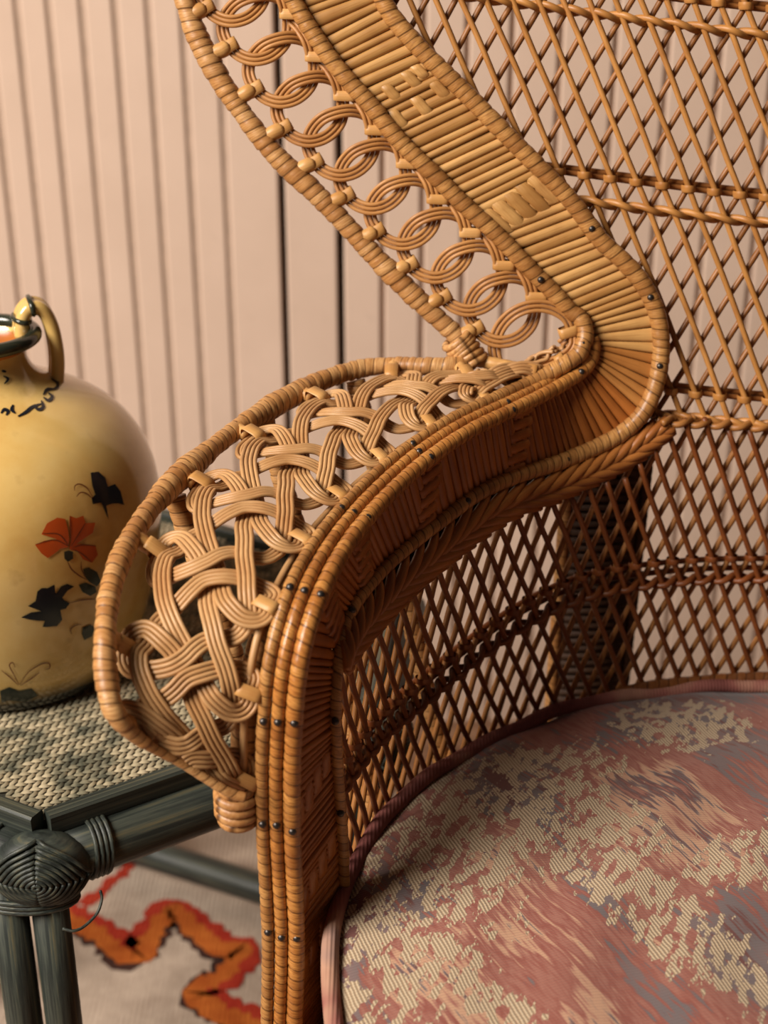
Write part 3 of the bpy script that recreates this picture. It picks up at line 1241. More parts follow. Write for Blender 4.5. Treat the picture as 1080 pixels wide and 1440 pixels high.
# dark woven rear strut seen through the seat wall, with a pale edge pole
rs0, rs1 = at_t(862, 660, .835), at_t(822, 1010, .955)
rs0.y = max(rs0.y, .79)
rsd = (rs1 - rs0)
sx = V((1, 0.1, 0)).normalized()
sm = MB()
strut_rows = 34
sm.box(rs0.lerp(rs1, .5), .040, .006, rsd.length, rsd.to_track_quat('-Z', 'Y').to_matrix())
strut = sm.build('rear_strut', M_DARK, chair, False)
for i in range(strut_rows):
    c = rs0.lerp(rs1, (i + .5) / strut_rows)
    MB().tube([c - sx * .020 + V((0, -.004, 0)), c + V((0, -.0055, 0)), c + sx * .020 + V((0, -.004, 0))], 0.0022, 6).build('slat', M_DARK, strut)
MB().tube([rs0 - sx * .024, rs0.lerp(rs1, .5) - sx * .024, rs1 - sx * .024], .0042, 10, pitch=.006, amp=.1).build('strut_pole', M_RIM, chair)
MB().tube([rs0 + sx * .024, rs1 + sx * .024], .0042, 10, pitch=.006, amp=.1).build('strut_pole', M_DARK, chair)

# ------------------------------------------------------------------ cushion
def mat_fabric():
    m, nt, b = new_mat('tapestry', 0.85, 0.2)
    tc = N(nt, 'ShaderNodeTexCoord')
    def rs(ang, sc, loc=(0, 0, 0)):
        m1 = N(nt, 'ShaderNodeMapping')
        m1.inputs['Rotation'].default_value = (0, 0, -math.radians(ang))
        m1.inputs['Location'].default_value = loc
        lk(nt, tc.outputs['Object'], m1.inputs['Vector'])
        m2 = N(nt, 'ShaderNodeMapping')
        m2.inputs['Scale'].default_value = sc
        lk(nt, m1.outputs[0], m2.inputs['Vector'])
        return m2
    AX = 118
    st = N(nt, 'ShaderNodeTexNoise', i_Scale=2.2, i_Detail=3.0, i_Roughness=.6)
    lk(nt, rs(AX, (7, 110, 6)).outputs[0], st.inputs['Vector'])
    big = N(nt, 'ShaderNodeTexNoise', i_Scale=1.35, i_Detail=1.5)
    lk(nt, rs(AX - 18, (6.5, 15, 6), (.35, .2, 0)).outputs[0], big.inputs['Vector'])
    v = mathn(nt, 'ADD', big.outputs['Fac'], mathn(nt, 'MULTIPLY', mathn(nt, 'SUBTRACT', st.outputs['Fac'], .5), 0.40))
    fz = N(nt, 'ShaderNodeTexNoise', i_Scale=1.0, i_Detail=1.0)
    lk(nt, rs(AX, (70, 520, 6)).outputs[0], fz.inputs['Vector'])
    v = mathn(nt, 'ADD', v, mathn(nt, 'MULTIPLY', mathn(nt, 'SUBTRACT', fz.outputs['Fac'], .5), 0.26))
    rust, pink, peach, grey, dk = (0.25, 0.074, 0.055), (0.33, 0.14, 0.105), (0.50, 0.29, 0.185), (0.145, 0.122, 0.125), (0.13, 0.048, 0.044)
    col = ramp(nt, v, [(0.0, dk), (0.30, dk), (0.335, grey), (.405, grey), (0.43, rust), (0.50, pink), (.555, rust), (0.585, pink), (0.62, peach), (.66, peach), (.685, grey), (.73, dk), (.77, pink), (1, peach)])
    # soft dye clouds
    cl = N(nt, 'ShaderNodeTexNoise', i_Scale=22.0, i_Detail=5.0)
    lk(nt, tc.outputs['Object'], cl.inputs['Vector'])
    col = mixc(nt, mathn(nt, 'MULTIPLY', ramp(nt, cl.outputs['Fac'], [(.4, (0, 0, 0)), (.7, (1, 1, 1))]), .35), col, (0.31, 0.135, 0.10))
    # pale leaf sprays: clusters around a few places, broken up by a ragged noise
    sep = N(nt, 'ShaderNodeSeparateXYZ')
    lk(nt, tc.outputs['Object'], sep.inputs[0])
    total = None
    for (x, y), rx, ry, ang in SPRAYS:
        ca, sa = math.cos(ang), math.sin(ang)
        dx = mathn(nt, 'SUBTRACT', sep.outputs[0], x)
        dy = mathn(nt, 'SUBTRACT', sep.outputs[1], y)
        a = mathn(nt, 'DIVIDE', mathn(nt, 'ADD', mathn(nt, 'MULTIPLY', dx, ca), mathn(nt, 'MULTIPLY', dy, sa)), rx)
        c = mathn(nt, 'DIVIDE', mathn(nt, 'SUBTRACT', mathn(nt, 'MULTIPLY', dy, ca), mathn(nt, 'MULTIPLY', dx, sa)), ry)
        q = mathn(nt, 'SUBTRACT', 1.0, mathn(nt, 'SQRT', mathn(nt, 'ADD', mathn(nt, 'MULTIPLY', a, a), mathn(nt, 'MULTIPLY', c, c))))
        total = q if total is None else mathn(nt, 'MAXIMUM', total, q)
    rg = N(nt, 'ShaderNodeTexNoise', i_Scale=1.5, i_Detail=3.0, i_Roughness=.6)
    lk(nt, rs(70, (60, 120, 60)).outputs[0], rg.inputs['Vector'])
    mk = mathn(nt, 'ADD', mathn(nt, 'MINIMUM', total, 0.17), mathn(nt, 'MULTIPLY', mathn(nt, 'SUBTRACT', rg.outputs['Fac'], .5), 2.6))
    mask = ramp(nt, mk, [(.10, (0, 0, 0)), (.13, (1, 1, 1))])
    # woven ribs in the pale parts
    wv = N(nt, 'ShaderNodeTexWave', i_Scale=185.0, i_Distortion=1.5)
    wv.inputs['Detail'].default_value = 1.0
    lk(nt, rs(18, (1, 1, 1)).outputs[0], wv.inputs['Vector'])
    cream = mixc(nt, wv.outputs['Fac'], (0.30, 0.205, 0.125), (0.58, 0.46, 0.31))
    col = mixc(nt, mask, col, cream)
    # fine cross-thread
    w2 = N(nt, 'ShaderNodeTexWave', i_Scale=190.0, i_Distortion=.6)
    lk(nt, rs(100, (1, 1, 1)).outputs[0], w2.inputs['Vector'])
    col = mixc(nt, mathn(nt, 'MULTIPLY', w2.outputs['Fac'], .16), col, (.12, .06, .05))
    lk(nt, col, b.inputs['Base Color'])
    hh = mathn(nt, 'ADD', mathn(nt, 'MULTIPLY', mathn(nt, 'MULTIPLY', wv.outputs['Fac'], mask), .8), mathn(nt, 'MULTIPLY', w2.outputs['Fac'], .4))
    bump(nt, b, hh, .5, .0007)
    b.inputs['Sheen Weight'].default_value = .15
    return m


def loc_c(px, py):
    p = at_z(px, py, ZS + .008)
    return (p.x - CX, p.y - CY)


SPRAYS = [(loc_c(590, 1230), .105, .05, 1.05), (loc_c(690, 1110), .07, .04, .35), (loc_c(540, 1330), .06, .035, 1.3), (loc_c(780, 1170), .055, .04, -.9), (loc_c(960, 1020), .038, .034, 0),
          (loc_c(900, 1290), .09, .022, -1.0), (loc_c(840, 1200), .04, .03, -.8), (loc_c(700, 1420), .07, .012, -1.0), (loc_c(1060, 1230), .04, .02, .4)]
M_FAB = mat_fabric()


def mat_piping():
    m, nt, b = new_mat('piping_fabric', .85, .2)
    tc = N(nt, 'ShaderNodeTexCoord')
    n = N(nt, 'ShaderNodeTexNoise', i_Scale=16.0, i_Detail=3)
    lk(nt, tc.outputs['Object'], n.inputs['Vector'])
    lk(nt, ramp(nt, n.outputs['Fac'], [(.36, (.16, .05, .045)), (.5, (.30, .11, .09)), (.6, (.44, .25, .17)), (.7, (.24, .16, .15))]), b.inputs['Base Color'])
    n2 = N(nt, 'ShaderNodeTexWave', i_Scale=160.0)
    lk(nt, tc.outputs['Object'], n2.inputs['Vector'])
    bump(nt, b, n2.outputs['Fac'], .4, .0006)
    return m


cush = empty('seat_cushion', (CX, CY, .388), 'round cushion in pink, rust and cream floral tapestry with piped edge on the rattan seat', 'cushion')
RC = 0.2405


def crad(a):
    return RC * (1 + .004 * math.sin(3 * a + .5) + .003 * math.sin(7 * a + 1) + .0016 * math.sin(17 * a))


P = []
NA = 128
for i in range(NA):
    a = 2 * PI * i / NA
    R = crad(a)
    row = []
    for q in range(0, 25):
        f = q / 24
        r = R * f
        z = ZS + 0.020 * (1 - f ** 3.2) + .0018 * math.sin(9 * r * 12 + 2 * math.sin(3 * a)) * f * (1 - f) * 4 + .0008 * math.sin(a * 23) * f ** 6
        row.append(V((CX + r * math.cos(a), CY + r * math.sin(a), z)))
    for (dr, dz) in ((.002, -.004), (.004, -.015), (.005, -.028), (.003, -.042), (-.006, -.052), (-.02, -.056)):
        r = R + dr
        row.append(V((CX + r * math.cos(a), CY + r * math.sin(a), ZS + dz)))
    P.append(row)
cv = MB().grid(P, closed_u=True)
# local coordinates about the cushion axis for the pattern
cvo = cv.build('cover', M_FAB, None)
for v_ in cvo.data.vertices:
    v_.co = v_.co - V((CX, CY, .388))
cvo.parent = cush
pts = [V((CX + (crad(a) + .003) * math.cos(a), CY + (crad(a) + .003) * math.sin(a), ZS + .0012 + .0012 * math.sin(13 * a) + .0008 * math.sin(31 * a))) for a in [2 * PI * i / 240 for i in range(241)]]
MB().tube(pts, .0042, 10, cap=False).build('piping', mat_piping(), cush)
pts = [V((p.x, p.y, p.z - .052)) for p in pts]
MB().tube(pts, .0042, 8, cap=False).build('piping', bpy.data.materials['piping_fabric'], cush)

# ------------------------------------------------------------------ side table
ZT = 0.45


def mat_table(name, streak):
    m, nt, b = new_mat(name, .45, .4)
    tc = N(nt, 'ShaderNodeTexCoord')
    uv = N(nt, 'ShaderNodeUVMap')
    mp = N(nt, 'ShaderNodeMapping')
    mp.inputs['Scale'].default_value = streak
    lk(nt, uv.outputs[0], mp.inputs['Vector'])
    n = N(nt, 'ShaderNodeTexNoise', i_Scale=2.0, i_Detail=5.0, i_Roughness=.65)
    lk(nt, mp.outputs[0], n.inputs['Vector'])
    c = ramp(nt, n.outputs['Fac'], [(.30, (.007, .009, .008)), (.46, (.024, .030, .026)), (.56, (.055, .064, .050)), (.66, (.115, .10, .055)), (.78, (.20, .13, .055))])
    lk(nt, c, b.inputs['Base Color'])
    bump(nt, b, n.outputs['Fac'], .3, .001)
    return m


M_TAB = mat_table('green_black_bamboo', (.35, 9, 1))
M_BIND = mat_table('dark_binding', (.6, 3, 1))
table = empty('side_table', (-.18, .80, 0), 'low hexagonal dark green bamboo side table with woven cord top, carrying the jug', 'table')
HEX = [V((-.178, .600, 0)), V((-.004, .713, 0)), V((.015, .88, 0)), V((-.215, 1.02, 0)), V((-.372, .93, 0)), V((-.362, .70, 0))]
HC = sum(HEX, V()) / 6


def hex_in(d):
    """hexagon shrunk towards its centre"""
    return [HC + (p - HC) * (1 - d) for p in HEX]


RP = 0.0150
ring = [p.copy() for p in HEX]
for i in range(6):
    a, b_ = HEX[i], HEX[(i + 1) % 6]
    z = ZT - .0235
    MB().tube([V((a.x, a.y, z)).lerp(V((b_.x, b_.y, z)), k / 6) for k in range(7)], RP, 16).build('rail', M_TAB, table)
# flat battens lying on the rails
hb = [HC + (p - HC) * .975 for p in HEX]
for i in range(6):
    a, b_ = hb[i].copy(), hb[(i + 1) % 6].copy()
    d = (b_ - a).normalized()
    a = a + d * .004 - (d * .030 if i == 5 else V())
    n = V((-d.y, d.x, 0))
    P = []
    for f in [k / 6 for k in range(7)]:
        c = a.lerp(b_ - d * .002, f)
        P.append([V((c.x, c.y, 0)) + n * q + V((0, 0, zz)) for q, zz in ((-.0045, ZT - .008), (-.0048, ZT + .0022), (-.0036, ZT + .0034), (.0036, ZT + .0034), (.0048, ZT + .0022), (.0045, ZT - .008), (-.0045, ZT - .008))])
    mb = MB().grid(P)
    mb.f.append([0, 1, 2, 3, 4, 5][::1])
    mb.uv.append([(0, 0)] * 6)
    e = len(P) * 7 - 7
    mb.f.append([e + q for q in (5, 4, 3, 2, 1, 0)])
    mb.uv.append([(0, 0)] * 6)
    mb.build('batten', M_TAB, table, False)
# woven top: two rows of slanted cord stitches, herring-bone
top_under = MB()
hi = hex_in(.05)
top_under.add([V((p.x, p.y, ZT - .004)) for p in hi] + [V((p.x, p.y, ZT - .010)) for p in hi], [[0, 1, 2, 3, 4, 5], [11, 10, 9, 8, 7, 6]] + [[i, i + 6, (i + 1) % 6 + 6, (i + 1) % 6] for i in range(6)])
top_o = top_under.build('table_top', simple('mat_shadow_cord', (.045, .042, .03), .9), table, False)


def inside_hex(x, y, pts):
    for i in range(6):
        a, b_ = pts[i], pts[(i + 1) % 6]
        if (b_.x - a.x) * (y - a.y) - (b_.y - a.y) * (x - a.x) < 0:
            return False
    return True


def mat_cord():
    m, nt, b = new_mat('woven_cord', .8, .2)
    uv = N(nt, 'ShaderNodeUVMap')
    tc = N(nt, 'ShaderNodeTexCoord')
    wn = N(nt, 'ShaderNodeTexNoise', i_Scale=70.0, i_Detail=3.0)
    lk(nt, tc.outputs['Object'], wn.inputs['Vector'])
    c = ramp(nt, wn.outputs['Fac'], [(.33, (.075, .075, .052)), (.45, (.20, .18, .12)), (.56, (.37, .31, .20)), (.72, (.48, .40, .27))])
    lk(nt, c, b.inputs['Base Color'])
    return m


st = MB()
hw = hex_in(.075)
du = (HEX[1] - HEX[0]).normalized()
dv = V((-du.y, du.x, 0))
PU, PV = 0.0042, 0.0050
for i in range(-110, 110):
    for j in range(-110, 110):
        c = HC + dv * (i * PU) + du * ((j + .5 * (i % 2)) * PV)
        if not inside_hex(c.x, c.y, hw):
            continue
        sg = 1 if i % 2 else -1
        d = (du * 1.0 + dv * (.48 * sg)).normalized()
        n = V((-d.y, d.x, 0))
        Lh, Wd = .0031, .00135
        base = V((c.x, c.y, ZT - .003))
        vs = []
        for f, wd, z in ((-1, .35, .0004), (-.45, 1, .0019), (.45, 1, .0023), (1, .35, .0008)):
            vs += [base + d * (f * Lh) - n * (wd * Wd) + V((0, 0, z * .3)), base + d * (f * Lh) + V((0, 0, z)), base + d * (f * Lh) + n * (wd * Wd) + V((0, 0, z * .3))]
        st.add(vs, [[q * 3 + a, q * 3 + 3 + a, q * 3 + 4 + a, q * 3 + 1 + a] for q in range(3) for a in (0, 1)])
so = st.build('woven_cord_top', mat_cord(), table)
so['kind'] = 'stuff'
# legs: pairs of canes at the near corner, single elsewhere
for i, p in enumerate(HEX):
    d = (p - HC).normalized()
    sd = V((-d.y, d.x, 0))
    offs = (-.0112, .0112) if i else (-.0205, .0010)
    for o in offs:
        q = p + sd * o
        if i == 1:
            q = q - d * .01
        sp = {2: V((-.045, .15, 0)), 3: V((-.04, .115, 0))}.get(i, V())
        MB().tube([V((q.x, q.y, ZT - .025)).lerp(V((q.x, q.y, .0115 if sp.length else .0074)) + sp, k_ / 4) for k_ in range(5)], .0100, 14).build('leg', M_TAB, table)
# stretcher between the far legs
for i in (2,):
    a, b_ = HEX[i], HEX[i + 1]
    a, b_ = V((a.x - .043, a.y + .145, .03)), V((b_.x - .038, b_.y + .11, .03))
    MB().tube([a.lerp(b_, k / 6) for k in range(7)], .014, 12).build('stretcher', M_TAB, table)
# cane binding over the near corner: ball of nested wraps
for ci in (0, 1, 5):
    p = HEX[ci]
    d = (p - HC).normalized()
    sd = V((-d.y, d.x, 0))
    core = V((p.x, p.y, ZT - .024)) + d * .001
    mb = MB()
    PP = []
    for i in range(20):
        a = 2 * PI * i / 20
        PP.append([core + d * (.0165 * math.sin(q) * math.cos(a)) + sd * (.026 * math.sin(q) * math.sin(a)) + V((0, 0, .020 * math.cos(q))) for q in [PI * k / 10 for k in range(11)]])
    mb.grid(PP, closed_u=True)
    knot = mb.build('corner_binding', M_BIND, table)
    # nested diamond wraps on the outer face
    for lv in range(9):
        f = (lv + .6) / 9
        for quad in range(4):
            a0, a1 = quad * PI / 2, (quad + 1) * PI / 2
            pts = []
            for k in range(9):
                g = k / 8
                # straight chord between neighbouring tips, pressed on the ball
                x = lerp(math.cos(a0), math.cos(a1), g) * f
                z = lerp(math.sin(a0), math.sin(a1), g) * f
                x += .12 * f * math.sin(PI * g) * math.copysign(1, math.cos((a0 + a1) / 2))
                z += .12 * f * math.sin(PI * g) * math.copysign(1, math.sin((a0 + a1) / 2))
                rr = min(x * x + z * z, .995)
                y = math.sqrt(1 - rr)
                pts.append(core + sd * (.027 * x) + V((0, 0, .021 * z)) + d * (.0175 * y + .0004))
            MB().tube(pts, .00125, 6).build('binding_cane', M_BIND, knot)
    # wraps round the legs below and the rails at both sides
    lw = MB()
    for k in range(3):
        z = ZT - .040 - k * .0028
        lw.tube([V((p.x, p.y, z)) - sd * (.008 if ci == 0 else 0) + sd * (.0245 * math.cos(a)) + d * (.0125 * math.sin(a)) for a in [2 * PI * i / 24 for i in range(25)]], .0015, 6, cap=False)
    for nb in (HEX[(ci + 1) % 6], HEX[(ci - 1) % 6]):
        e = (nb - p).normalized()
        en = V((-e.y, e.x, 0))
        for k in range(4):
            c = V((p.x, p.y, ZT - .0235)) + e * (.024 + k * .0028)
            lw.tube([c + en * (.0160 * math.cos(a)) + V((0, 0, .0160 * math.sin(a))) + e * (.002 * math.sin(a)) for a in [2 * PI * i / 20 for i in range(21)]], .0014, 6, cap=False)
    lw.build('binding_wrap', M_BIND, knot)
# loose cane end curling out of the near corner
lo = [at_z(88, 1306, .405), at_z(103, 1309, .404), at_z(118, 1303, .404), at_z(136, 1285, .407), at_z(143, 1265, .412), at_z(141, 1252, .416)]
MB().tube(spline(lo, 6), .0008, 6).build('loose_cane', M_BIND, table)

# ------------------------------------------------------------------ jug
JC = V((-.232, .780, ZT + .0005))
PROF = [(.000, .004), (.062, .001), (.071, .000), (.075, .004), (.082, .022), (.090, .050), (.0955, .080), (.0968, .102), (.0945, .122), (.088, .140), (.077, .155), (.063, .166),
        (.049, .1735), (.038, .1785), (.0305, .1845), (.0270, .191), (.0265, .197), (.0275, .2015), (.030, .205)]


def prof_r(z):
    for (r0, z0), (r1, z1) in zip(PROF[2:], PROF[3:]):
        if z0 <= z <= z1:
            return r0 + (r1 - r0) * (z - z0) / (z1 - z0)
    return PROF[-1][0]


PRS = [V((r, z, 0)) for r, z in PROF]
dprof = [(q.x, q.y) for q in spline(PRS[:2], 2)[:-1]] + [(q.x, q.y) for q in spline(PRS[1:], 5)]


def mat_glaze():
    m, nt, b = new_mat('yellow_glaze', .16, .5)
    tc = N(nt, 'ShaderNodeTexCoord')
    n = N(nt, 'ShaderNodeTexNoise', i_Scale=14.0, i_Detail=6.0, i_Roughness=.6)
    lk(nt, tc.outputs['Object'], n.inputs['Vector'])
    c = ramp(nt, n.outputs['Fac'], [(.3, (.60, .32, .075)), (.5, (.72, .47, .15)), (.7, (.78, .56, .22))])
    n2 = N(nt, 'ShaderNodeTexNoise', i_Scale=55.0, i_Detail=4.0)
    lk(nt, tc.outputs['Object'], n2.inputs['Vector'])
    c = mixc(nt, mathn(nt, 'MULTIPLY', ramp(nt, n2.outputs['Fac'], [(.62, (0, 0, 0)), (.75, (1, 1, 1))]), .35), c, (.30, .13, .03))
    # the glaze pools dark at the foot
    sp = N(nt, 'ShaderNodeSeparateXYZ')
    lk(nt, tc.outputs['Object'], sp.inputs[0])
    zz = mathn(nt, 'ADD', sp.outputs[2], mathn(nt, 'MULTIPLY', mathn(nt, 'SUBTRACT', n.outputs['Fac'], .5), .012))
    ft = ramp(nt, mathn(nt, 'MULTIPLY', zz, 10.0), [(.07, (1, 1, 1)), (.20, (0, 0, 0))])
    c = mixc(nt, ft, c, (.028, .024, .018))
    lk(nt, c, b.inputs['Base Color'])
    b.inputs['Coat Weight'].default_value = .5
    b.inputs['Coat Roughness'].default_value = .06
    bump(nt, b, n.outputs['Fac'], .06, .002)
    return m


jug = empty('ceramic_jug', tuple(JC), 'yellow glazed jug with painted butterfly and red flower on the woven table top', 'jug')
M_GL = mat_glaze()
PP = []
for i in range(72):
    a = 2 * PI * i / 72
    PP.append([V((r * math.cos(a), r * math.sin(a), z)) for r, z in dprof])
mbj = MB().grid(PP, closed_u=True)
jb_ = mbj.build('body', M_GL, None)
jb_.parent = jug
# spouted mouth: dark lip that draws out into a pouring lip towards the viewer's left
M_LIP = simple('dark_green_glaze', (.030, .034, .022), .14, 0, .6)
M_INT = simple('amber_inside', (.42, .13, .02), .25)


def lip_r(a):
    # spout direction towards -X -Y
    dlt = math.atan2(math.sin(a - math.radians(225)), math.cos(a - math.radians(225)))
    return .0320 + .012 * math.exp(-(dlt / .55) ** 2), .2055 + .003 * math.exp(-(dlt / .6) ** 2)


lp = []
for i in range(65):
    a = 2 * PI * i / 64
    r, z = lip_r(a)
    lp.append(V((r * math.cos(a), r * math.sin(a), z)))
o = MB().tube(lp, .0042, 12, cap=False).build('lip', M_LIP, None)
o.parent = jug
PP = []
for i in range(64):
    a = 2 * PI * i / 64
    r, z = lip_r(a)
    PP.append([V((rr * math.cos(a), rr * math.sin(a), zz)) for rr, zz in ((.0272, .198), (r + .001, z - .002), (r - .001, z + .001), (r * .86, z - .004), (.0255, .197), (.024, .185), (.024, .16), (.0, .155))])
o = MB().grid(PP, closed_u=True).build('throat', M_INT, None)
o.parent = jug
# strap handle at the right, from the lip over and down to the shoulder
hd = math.radians(20)
hx, hy = math.cos(hd), math.sin(hd)
H_ = [(.024, .204), (.026, .215), (.031, .2205), (.0375, .2185), (.0415, .209), (.043, .197), (.043, .187), (.0415, .174)]
hp = [V((r * hx, r * hy, z)) for r, z in H_]
HS = V((-hy, hx, 0))
o = None
mbh = MB()
hs_ = spline(hp, 8)
for off, rr in ((-.0048, .0042), (.0048, .0042), (0, .0038)):
    mbh.tube([p + HS * off for p in hs_], rr, 10)
o = mbh.build('handle', M_GL, None)
o.parent = jug
for zf in (.12, .30):
    c = cr(hp, zf * 7)
    t = (cr(hp, zf * 7 + .1) - cr(hp, zf * 7 - .1)).normalized()
    n = t.cross(HS)
    q = MB().tube([c + HS * (.0092 * math.cos(a)) + n * (.0048 * math.sin(a)) for a in [2 * PI * i / 20 for i in range(21)]], .0016, 6, cap=False).build('handle_stripe', M_LIP, None)
    q.parent = jug


# painted decoration: thin glaze patches laid on the body
def jug_hit(px, py):
    d = ray(px, py)
    o_ = V((0, 0, CZ)) - JC
    t0 = .5
    prev = None
    t = .55
    while t < 1.1:
        p = o_ + d * t
        if 0 <= p.z <= .205:
            f = math.hypot(p.x, p.y) - prof_s(p.z)
            if f < 0:
                lo_, hi_ = t - .004, t
                for _ in range(24):
                    m_ = (lo_ + hi_) / 2
                    q = o_ + d * m_
                    if math.hypot(q.x, q.y) - prof_s(min(max(q.z, 0), .205)) < 0:
                        hi_ = m_
                    else:
                        lo_ = m_
                return o_ + d * hi_
        t += .004
    return None


SP_ = [(r, z) for r, z in dprof if z >= 0]


def prof_s(z):
    for (r0, z0), (r1, z1) in zip(SP_[3:], SP_[4:]):
        if z0 <= z <= z1 and z1 > z0:
            return r0 + (r1 - r0) * (z - z0) / (z1 - z0)
    return prof_r(z)


def painted(name, poly, mat):
    """polygon given where it is seen, laid onto the jug wall"""
    from mathutils.geometry import delaunay_2d_cdt
    n = len(poly)
    x0, x1 = min(p[0] for p in poly), max(p[0] for p in poly)
    y0, y1 = min(p[1] for p in poly), max(p[1] for p in poly)
    pts = [V((p[0], p[1])) for p in poly]
    stp = 7

    def inside(x, y):
        c = False
        for i in range(n):
            (xa, ya), (xb, yb) = poly[i], poly[i - 1]
            if (ya > y) != (yb > y) and x < (xb - xa) * (y - ya) / (yb - ya) + xa:
                c = not c
        return c
    y = y0 + stp / 2
    while y < y1:
        x = x0 + stp / 2
        while x < x1:
            if inside(x, y):
                pts.append(V((x, y)))
            x += stp
        y += stp
    r = delaunay_2d_cdt(pts, [], [list(range(n))], 1, 1e-4)
    vs = []
    for q in r[0]:
        h = jug_hit(q.x, q.y)
        if h is None:
            return
        nn = V((h.x, h.y, .01)).normalized()
        vs.append(h + nn * .0005)
    m = MB()
    m.add(vs, [list(f) for f in r[2]])
    ob = m.build(name, mat, None)
    ob.parent = jug
    return ob


def stroke(name, line, w_, mat):
    pts = [V((x, y, 0)) for x, y in line]
    d = spline(pts, 5)
    L, R_ = [], []
    for i, p in enumerate(d):
        t = (d[min(i + 1, len(d) - 1)] - d[max(i - 1, 0)]).normalized()
        f = i / (len(d) - 1)
        ww = w_ * (.35 + .65 * math.sin(PI * min(max(f, .04), .96)))
        L.append((p.x - t.y * ww / 2, p.y + t.x * ww / 2))
        R_.append((p.x + t.y * ww / 2, p.y - t.x * ww / 2))
    vs = []
    for a, b_ in zip(L, R_):
        for q in (a, b_):
            h = jug_hit(*q)
            if h is None:
                return
            vs.append(h + V((h.x, h.y, .01)).normalized() * .0007)
    m = MB()
    m.add(vs, [[2 * i, 2 * i + 1, 2 * i + 3, 2 * i + 2] for i in range(len(L) - 1)])
    ob = m.build(name, mat, None)
    ob.parent = jug


M_BLK = simple('blue_black_glaze', (.010, .012, .018), .2)
M_RED = simple('red_glaze', (.50, .075, .012), .22)
M_BRN = simple('brown_line_glaze', (.16, .035, .012), .3)
M_DGR = simple('dark_leaf_glaze', (.022, .028, .020), .2)
Q = 260 / 585


def z8(x, y):
    return (x * Q, 380 + y * Q)


# butterfly
painted('painted_butterfly', [z8(*p) for p in [(285, 640), (310, 637), (330, 655), (340, 685), (362, 676), (380, 700), (391, 742), (372, 738), (352, 738), (335, 745), (342, 790), (330, 760), (318, 735), (292, 740), (288, 720), (300, 710), (290, 680)]], M_BLK)
stroke('painted_feeler', [z8(*p) for p in [(292, 718), (272, 688), (250, 676), (235, 682), (234, 697)]], 1.8, M_BRN)
stroke('painted_feeler', [z8(*p) for p in [(290, 722), (270, 705), (252, 703), (240, 716)]], 1.8, M_BRN)
# red flower
painted('painted_flower', [z8(*p) for p in [(218, 880), (222, 850), (218, 800), (219, 776), (240, 784), (262, 776), (270, 800), (300, 798), (292, 830), (262, 850), (240, 866), (262, 866), (300, 870), (308, 900), (290, 925), (262, 915), (245, 890), (225, 885)]], M_RED)
painted('painted_flower', [z8(*p) for p in [(214, 876), (190, 880), (172, 895), (150, 910), (130, 895), (110, 868), (140, 855), (180, 850), (130, 835), (148, 800), (180, 782), (205, 786), (214, 820), (218, 850)]], M_RED)
for pl in ([(222, 870), (222, 820), (220, 778)], [(224, 872), (250, 830), (268, 800)], [(228, 876), (262, 868), (302, 872)], [(216, 872), (170, 852), (112, 866)], [(216, 872), (185, 835), (135, 832)], [(226, 880), (255, 895), (288, 922)]):
    stroke('painted_vein', [z8(*p) for p in pl], 1.6, M_BRN)
painted('painted_bud', [z8(*p) for p in [(202, 890), (216, 886), (230, 890), (230, 912), (214, 922), (203, 912)]], M_DGR)
stroke('painted_stem', [z8(*p) for p in [(212, 920), (225, 945), (250, 966), (272, 978)]], 2.0, M_BRN)
stroke('painted_stem', [z8(*p) for p in [(255, 920), (256, 945), (268, 968)]], 1.6, M_BRN)
painted('painted_leaf', [z8(*p) for p in [(262, 945), (280, 940), (306, 955), (318, 985), (305, 1000), (280, 985), (264, 965)]], M_DGR)
painted('painted_leaf', [z8(*p) for p in [(248, 995), (270, 988), (300, 1000), (305, 1018), (285, 1030), (260, 1018)]], M_DGR)
stroke('painted_stem', [z8(*p) for p in [(218, 1052), (260, 1042), (310, 1040)]], 1.8, M_BRN)
# dark carnation
painted('painted_carnation', [z8(*p) for p in [(66, 1098), (98, 1082), (130, 1078), (88, 1062), (112, 1046), (118, 1015), (132, 1005), (150, 1005), (172, 994), (174, 1020), (190, 1030), (205, 1045), (220, 1052), (208, 1070), (190, 1075), (196, 1105), (180, 1125), (150, 1128), (134, 1128), (142, 1108), (120, 1108), (95, 1105)]], M_BLK)
painted('painted_leaf', [z8(*p) for p in [(178, 1022), (192, 1000), (212, 992), (234, 1000), (214, 1012), (200, 1030), (190, 1042)]], M_BLK)
painted('painted_leaf', [z8(*p) for p in [(260, 1130), (285, 1120), (298, 1130), (290, 1158), (266, 1170), (258, 1150)]], M_DGR)
stroke('painted_scroll', [z8(*p) for p in [(225, 1150), (222, 1135), (238, 1122), (258, 1120)]], 1.5, M_BRN)
# butterfly-like scroll near the foot
for pl in ([(60, 1310), (45, 1280), (30, 1250), (40, 1240), (48, 1255)], [(62, 1310), (90, 1270), (130, 1245), (155, 1243), (155, 1258), (140, 1262)], [(58, 1312), (30, 1285), (5, 1265)], [(65, 1312), (100, 1290), (125, 1270)]):
    stroke('painted_scroll', [z8(*p) for p in pl], 1.6, M_BRN)
for pl in ([(0, 1330), (30, 1318), (60, 1330), (100, 1322), (120, 1345), (80, 1365), (30, 1360), (5, 1368)], [(130, 1350), (160, 1335), (200, 1340), (240, 1325), (270, 1315), (280, 1335), (240, 1358), (190, 1372), (150, 1372)]):
    painted('painted_foot_leaf', [z8(*p) for p in pl], M_DGR)
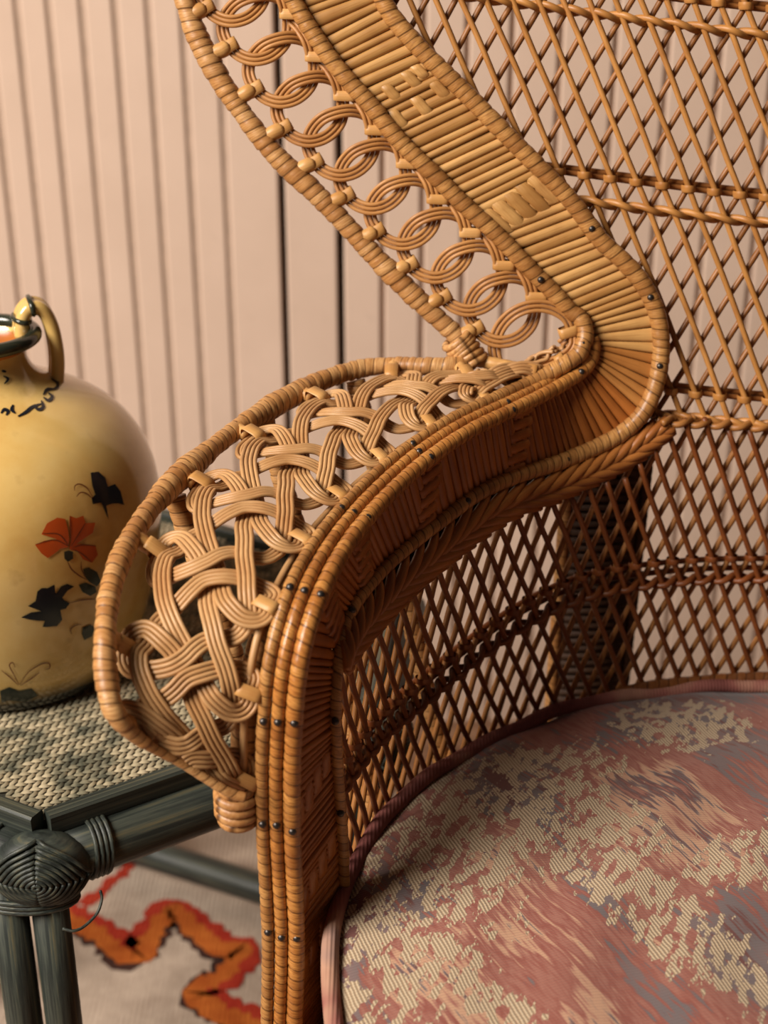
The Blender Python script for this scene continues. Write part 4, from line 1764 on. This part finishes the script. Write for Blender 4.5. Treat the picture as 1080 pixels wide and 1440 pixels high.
# collar squiggle
for pl in ([(2, 452), (12, 440), (24, 446), (18, 458)], [(40, 425), (36, 440), (46, 452)], [(55, 462), (80, 448), (100, 432), (128, 422)], [(104, 425), (118, 440), (134, 432), (128, 412)],
           [(135, 402), (150, 412), (162, 400), (150, 388)], [(134, 395), (146, 378), (168, 376)], [(160, 345), (178, 355), (178, 370), (160, 378)], [(158, 335), (168, 345), (172, 352)]):
    stroke('painted_collar', [z8(*p) for p in pl], 5.0, M_BLK)
for pl in ([(98, 245), (104, 265), (120, 285)], [(118, 272), (112, 295), (100, 290)], [(10, 335), (24, 345), (12, 360)], [(4, 318), (18, 322)]):
    stroke('painted_collar', [z8(*p) for p in pl], 4.0, M_BLK)

# ------------------------------------------------------------------ rug
def mat_rug(name, ca, cb):
    m, nt, b = new_mat(name, .95, .1)
    tc = N(nt, 'ShaderNodeTexCoord')
    n = N(nt, 'ShaderNodeTexNoise', i_Scale=30.0, i_Detail=6.0, i_Roughness=.7)
    lk(nt, tc.outputs['Object'], n.inputs['Vector'])
    lk(nt, ramp(nt, n.outputs['Fac'], [(.35, ca), (.65, cb)]), b.inputs['Base Color'])
    wv = N(nt, 'ShaderNodeTexWave', i_Scale=70.0, i_Distortion=2.0)
    lk(nt, tc.outputs['Object'], wv.inputs['Vector'])
    bump(nt, b, wv.outputs['Fac'], .5, .002)
    return m


rug = MB().box((-.05, .86, .003), 1.15, .78, .006).build('rug', mat_rug('cream_wool', (.36, .28, .22), (.50, .40, .32)), None, False)
tag(rug, 'cream wool rug with orange and red stepped zigzag lying under table and chair', 'rug')
ZZ = [(-60, 1240), (-10, 1300), (40, 1250), (100, 1290), (150, 1318), (188, 1345), (215, 1305), (242, 1278), (272, 1300), (305, 1328), (345, 1338), (312, 1378), (280, 1395), (315, 1422), (365, 1442), (420, 1470), (395, 1510)]


def rug_ribbon(name, line, lo_, hi_, mat, z, jag):
    pts = [at_z(x, y, .006) for x, y in line]
    d, _ = resample(spline(pts, 5), .005)
    m = MB()
    vs = []
    for i, p in enumerate(d):
        t = (d[min(i + 1, len(d) - 1)] - d[max(i - 1, 0)]).normalized()
        n = V((-t.y, t.x, 0))
        a = random.uniform(-jag, jag)
        b_ = random.uniform(-jag, jag)
        vs += [V((p.x, p.y, z)) + n * (lo_ + a), V((p.x, p.y, z)) + n * (hi_ + b_)]
    m.add(vs, [[2 * i, 2 * i + 2, 2 * i + 3, 2 * i + 1] for i in range(len(d) - 1)])
    return m.build(name, mat, rug, False)


M_OR = mat_rug('orange_wool', (.34, .075, .014), (.50, .14, .026))
M_RD = mat_rug('red_wool', (.28, .020, .012), (.40, .045, .022))
M_BKW = mat_rug('black_wool', (.035, .018, .015), (.07, .03, .022))
rug_ribbon('zigzag_edge', ZZ, -.018, -.004, M_BKW, .0064, .0042)
rug_ribbon('zigzag_band', ZZ, -.0135, .011, M_OR, .0068, .004)
rug_ribbon('zigzag_border', ZZ, .005, .016, M_RD, .0072, .004)
Z2 = [(120, 1275), (150, 1250), (185, 1215), (150, 1190), (200, 1165), (300, 1150), (345, 1158), (420, 1130)]
rug_ribbon('zigzag_border', Z2, -.004, .009, M_RD, .0066, .003)
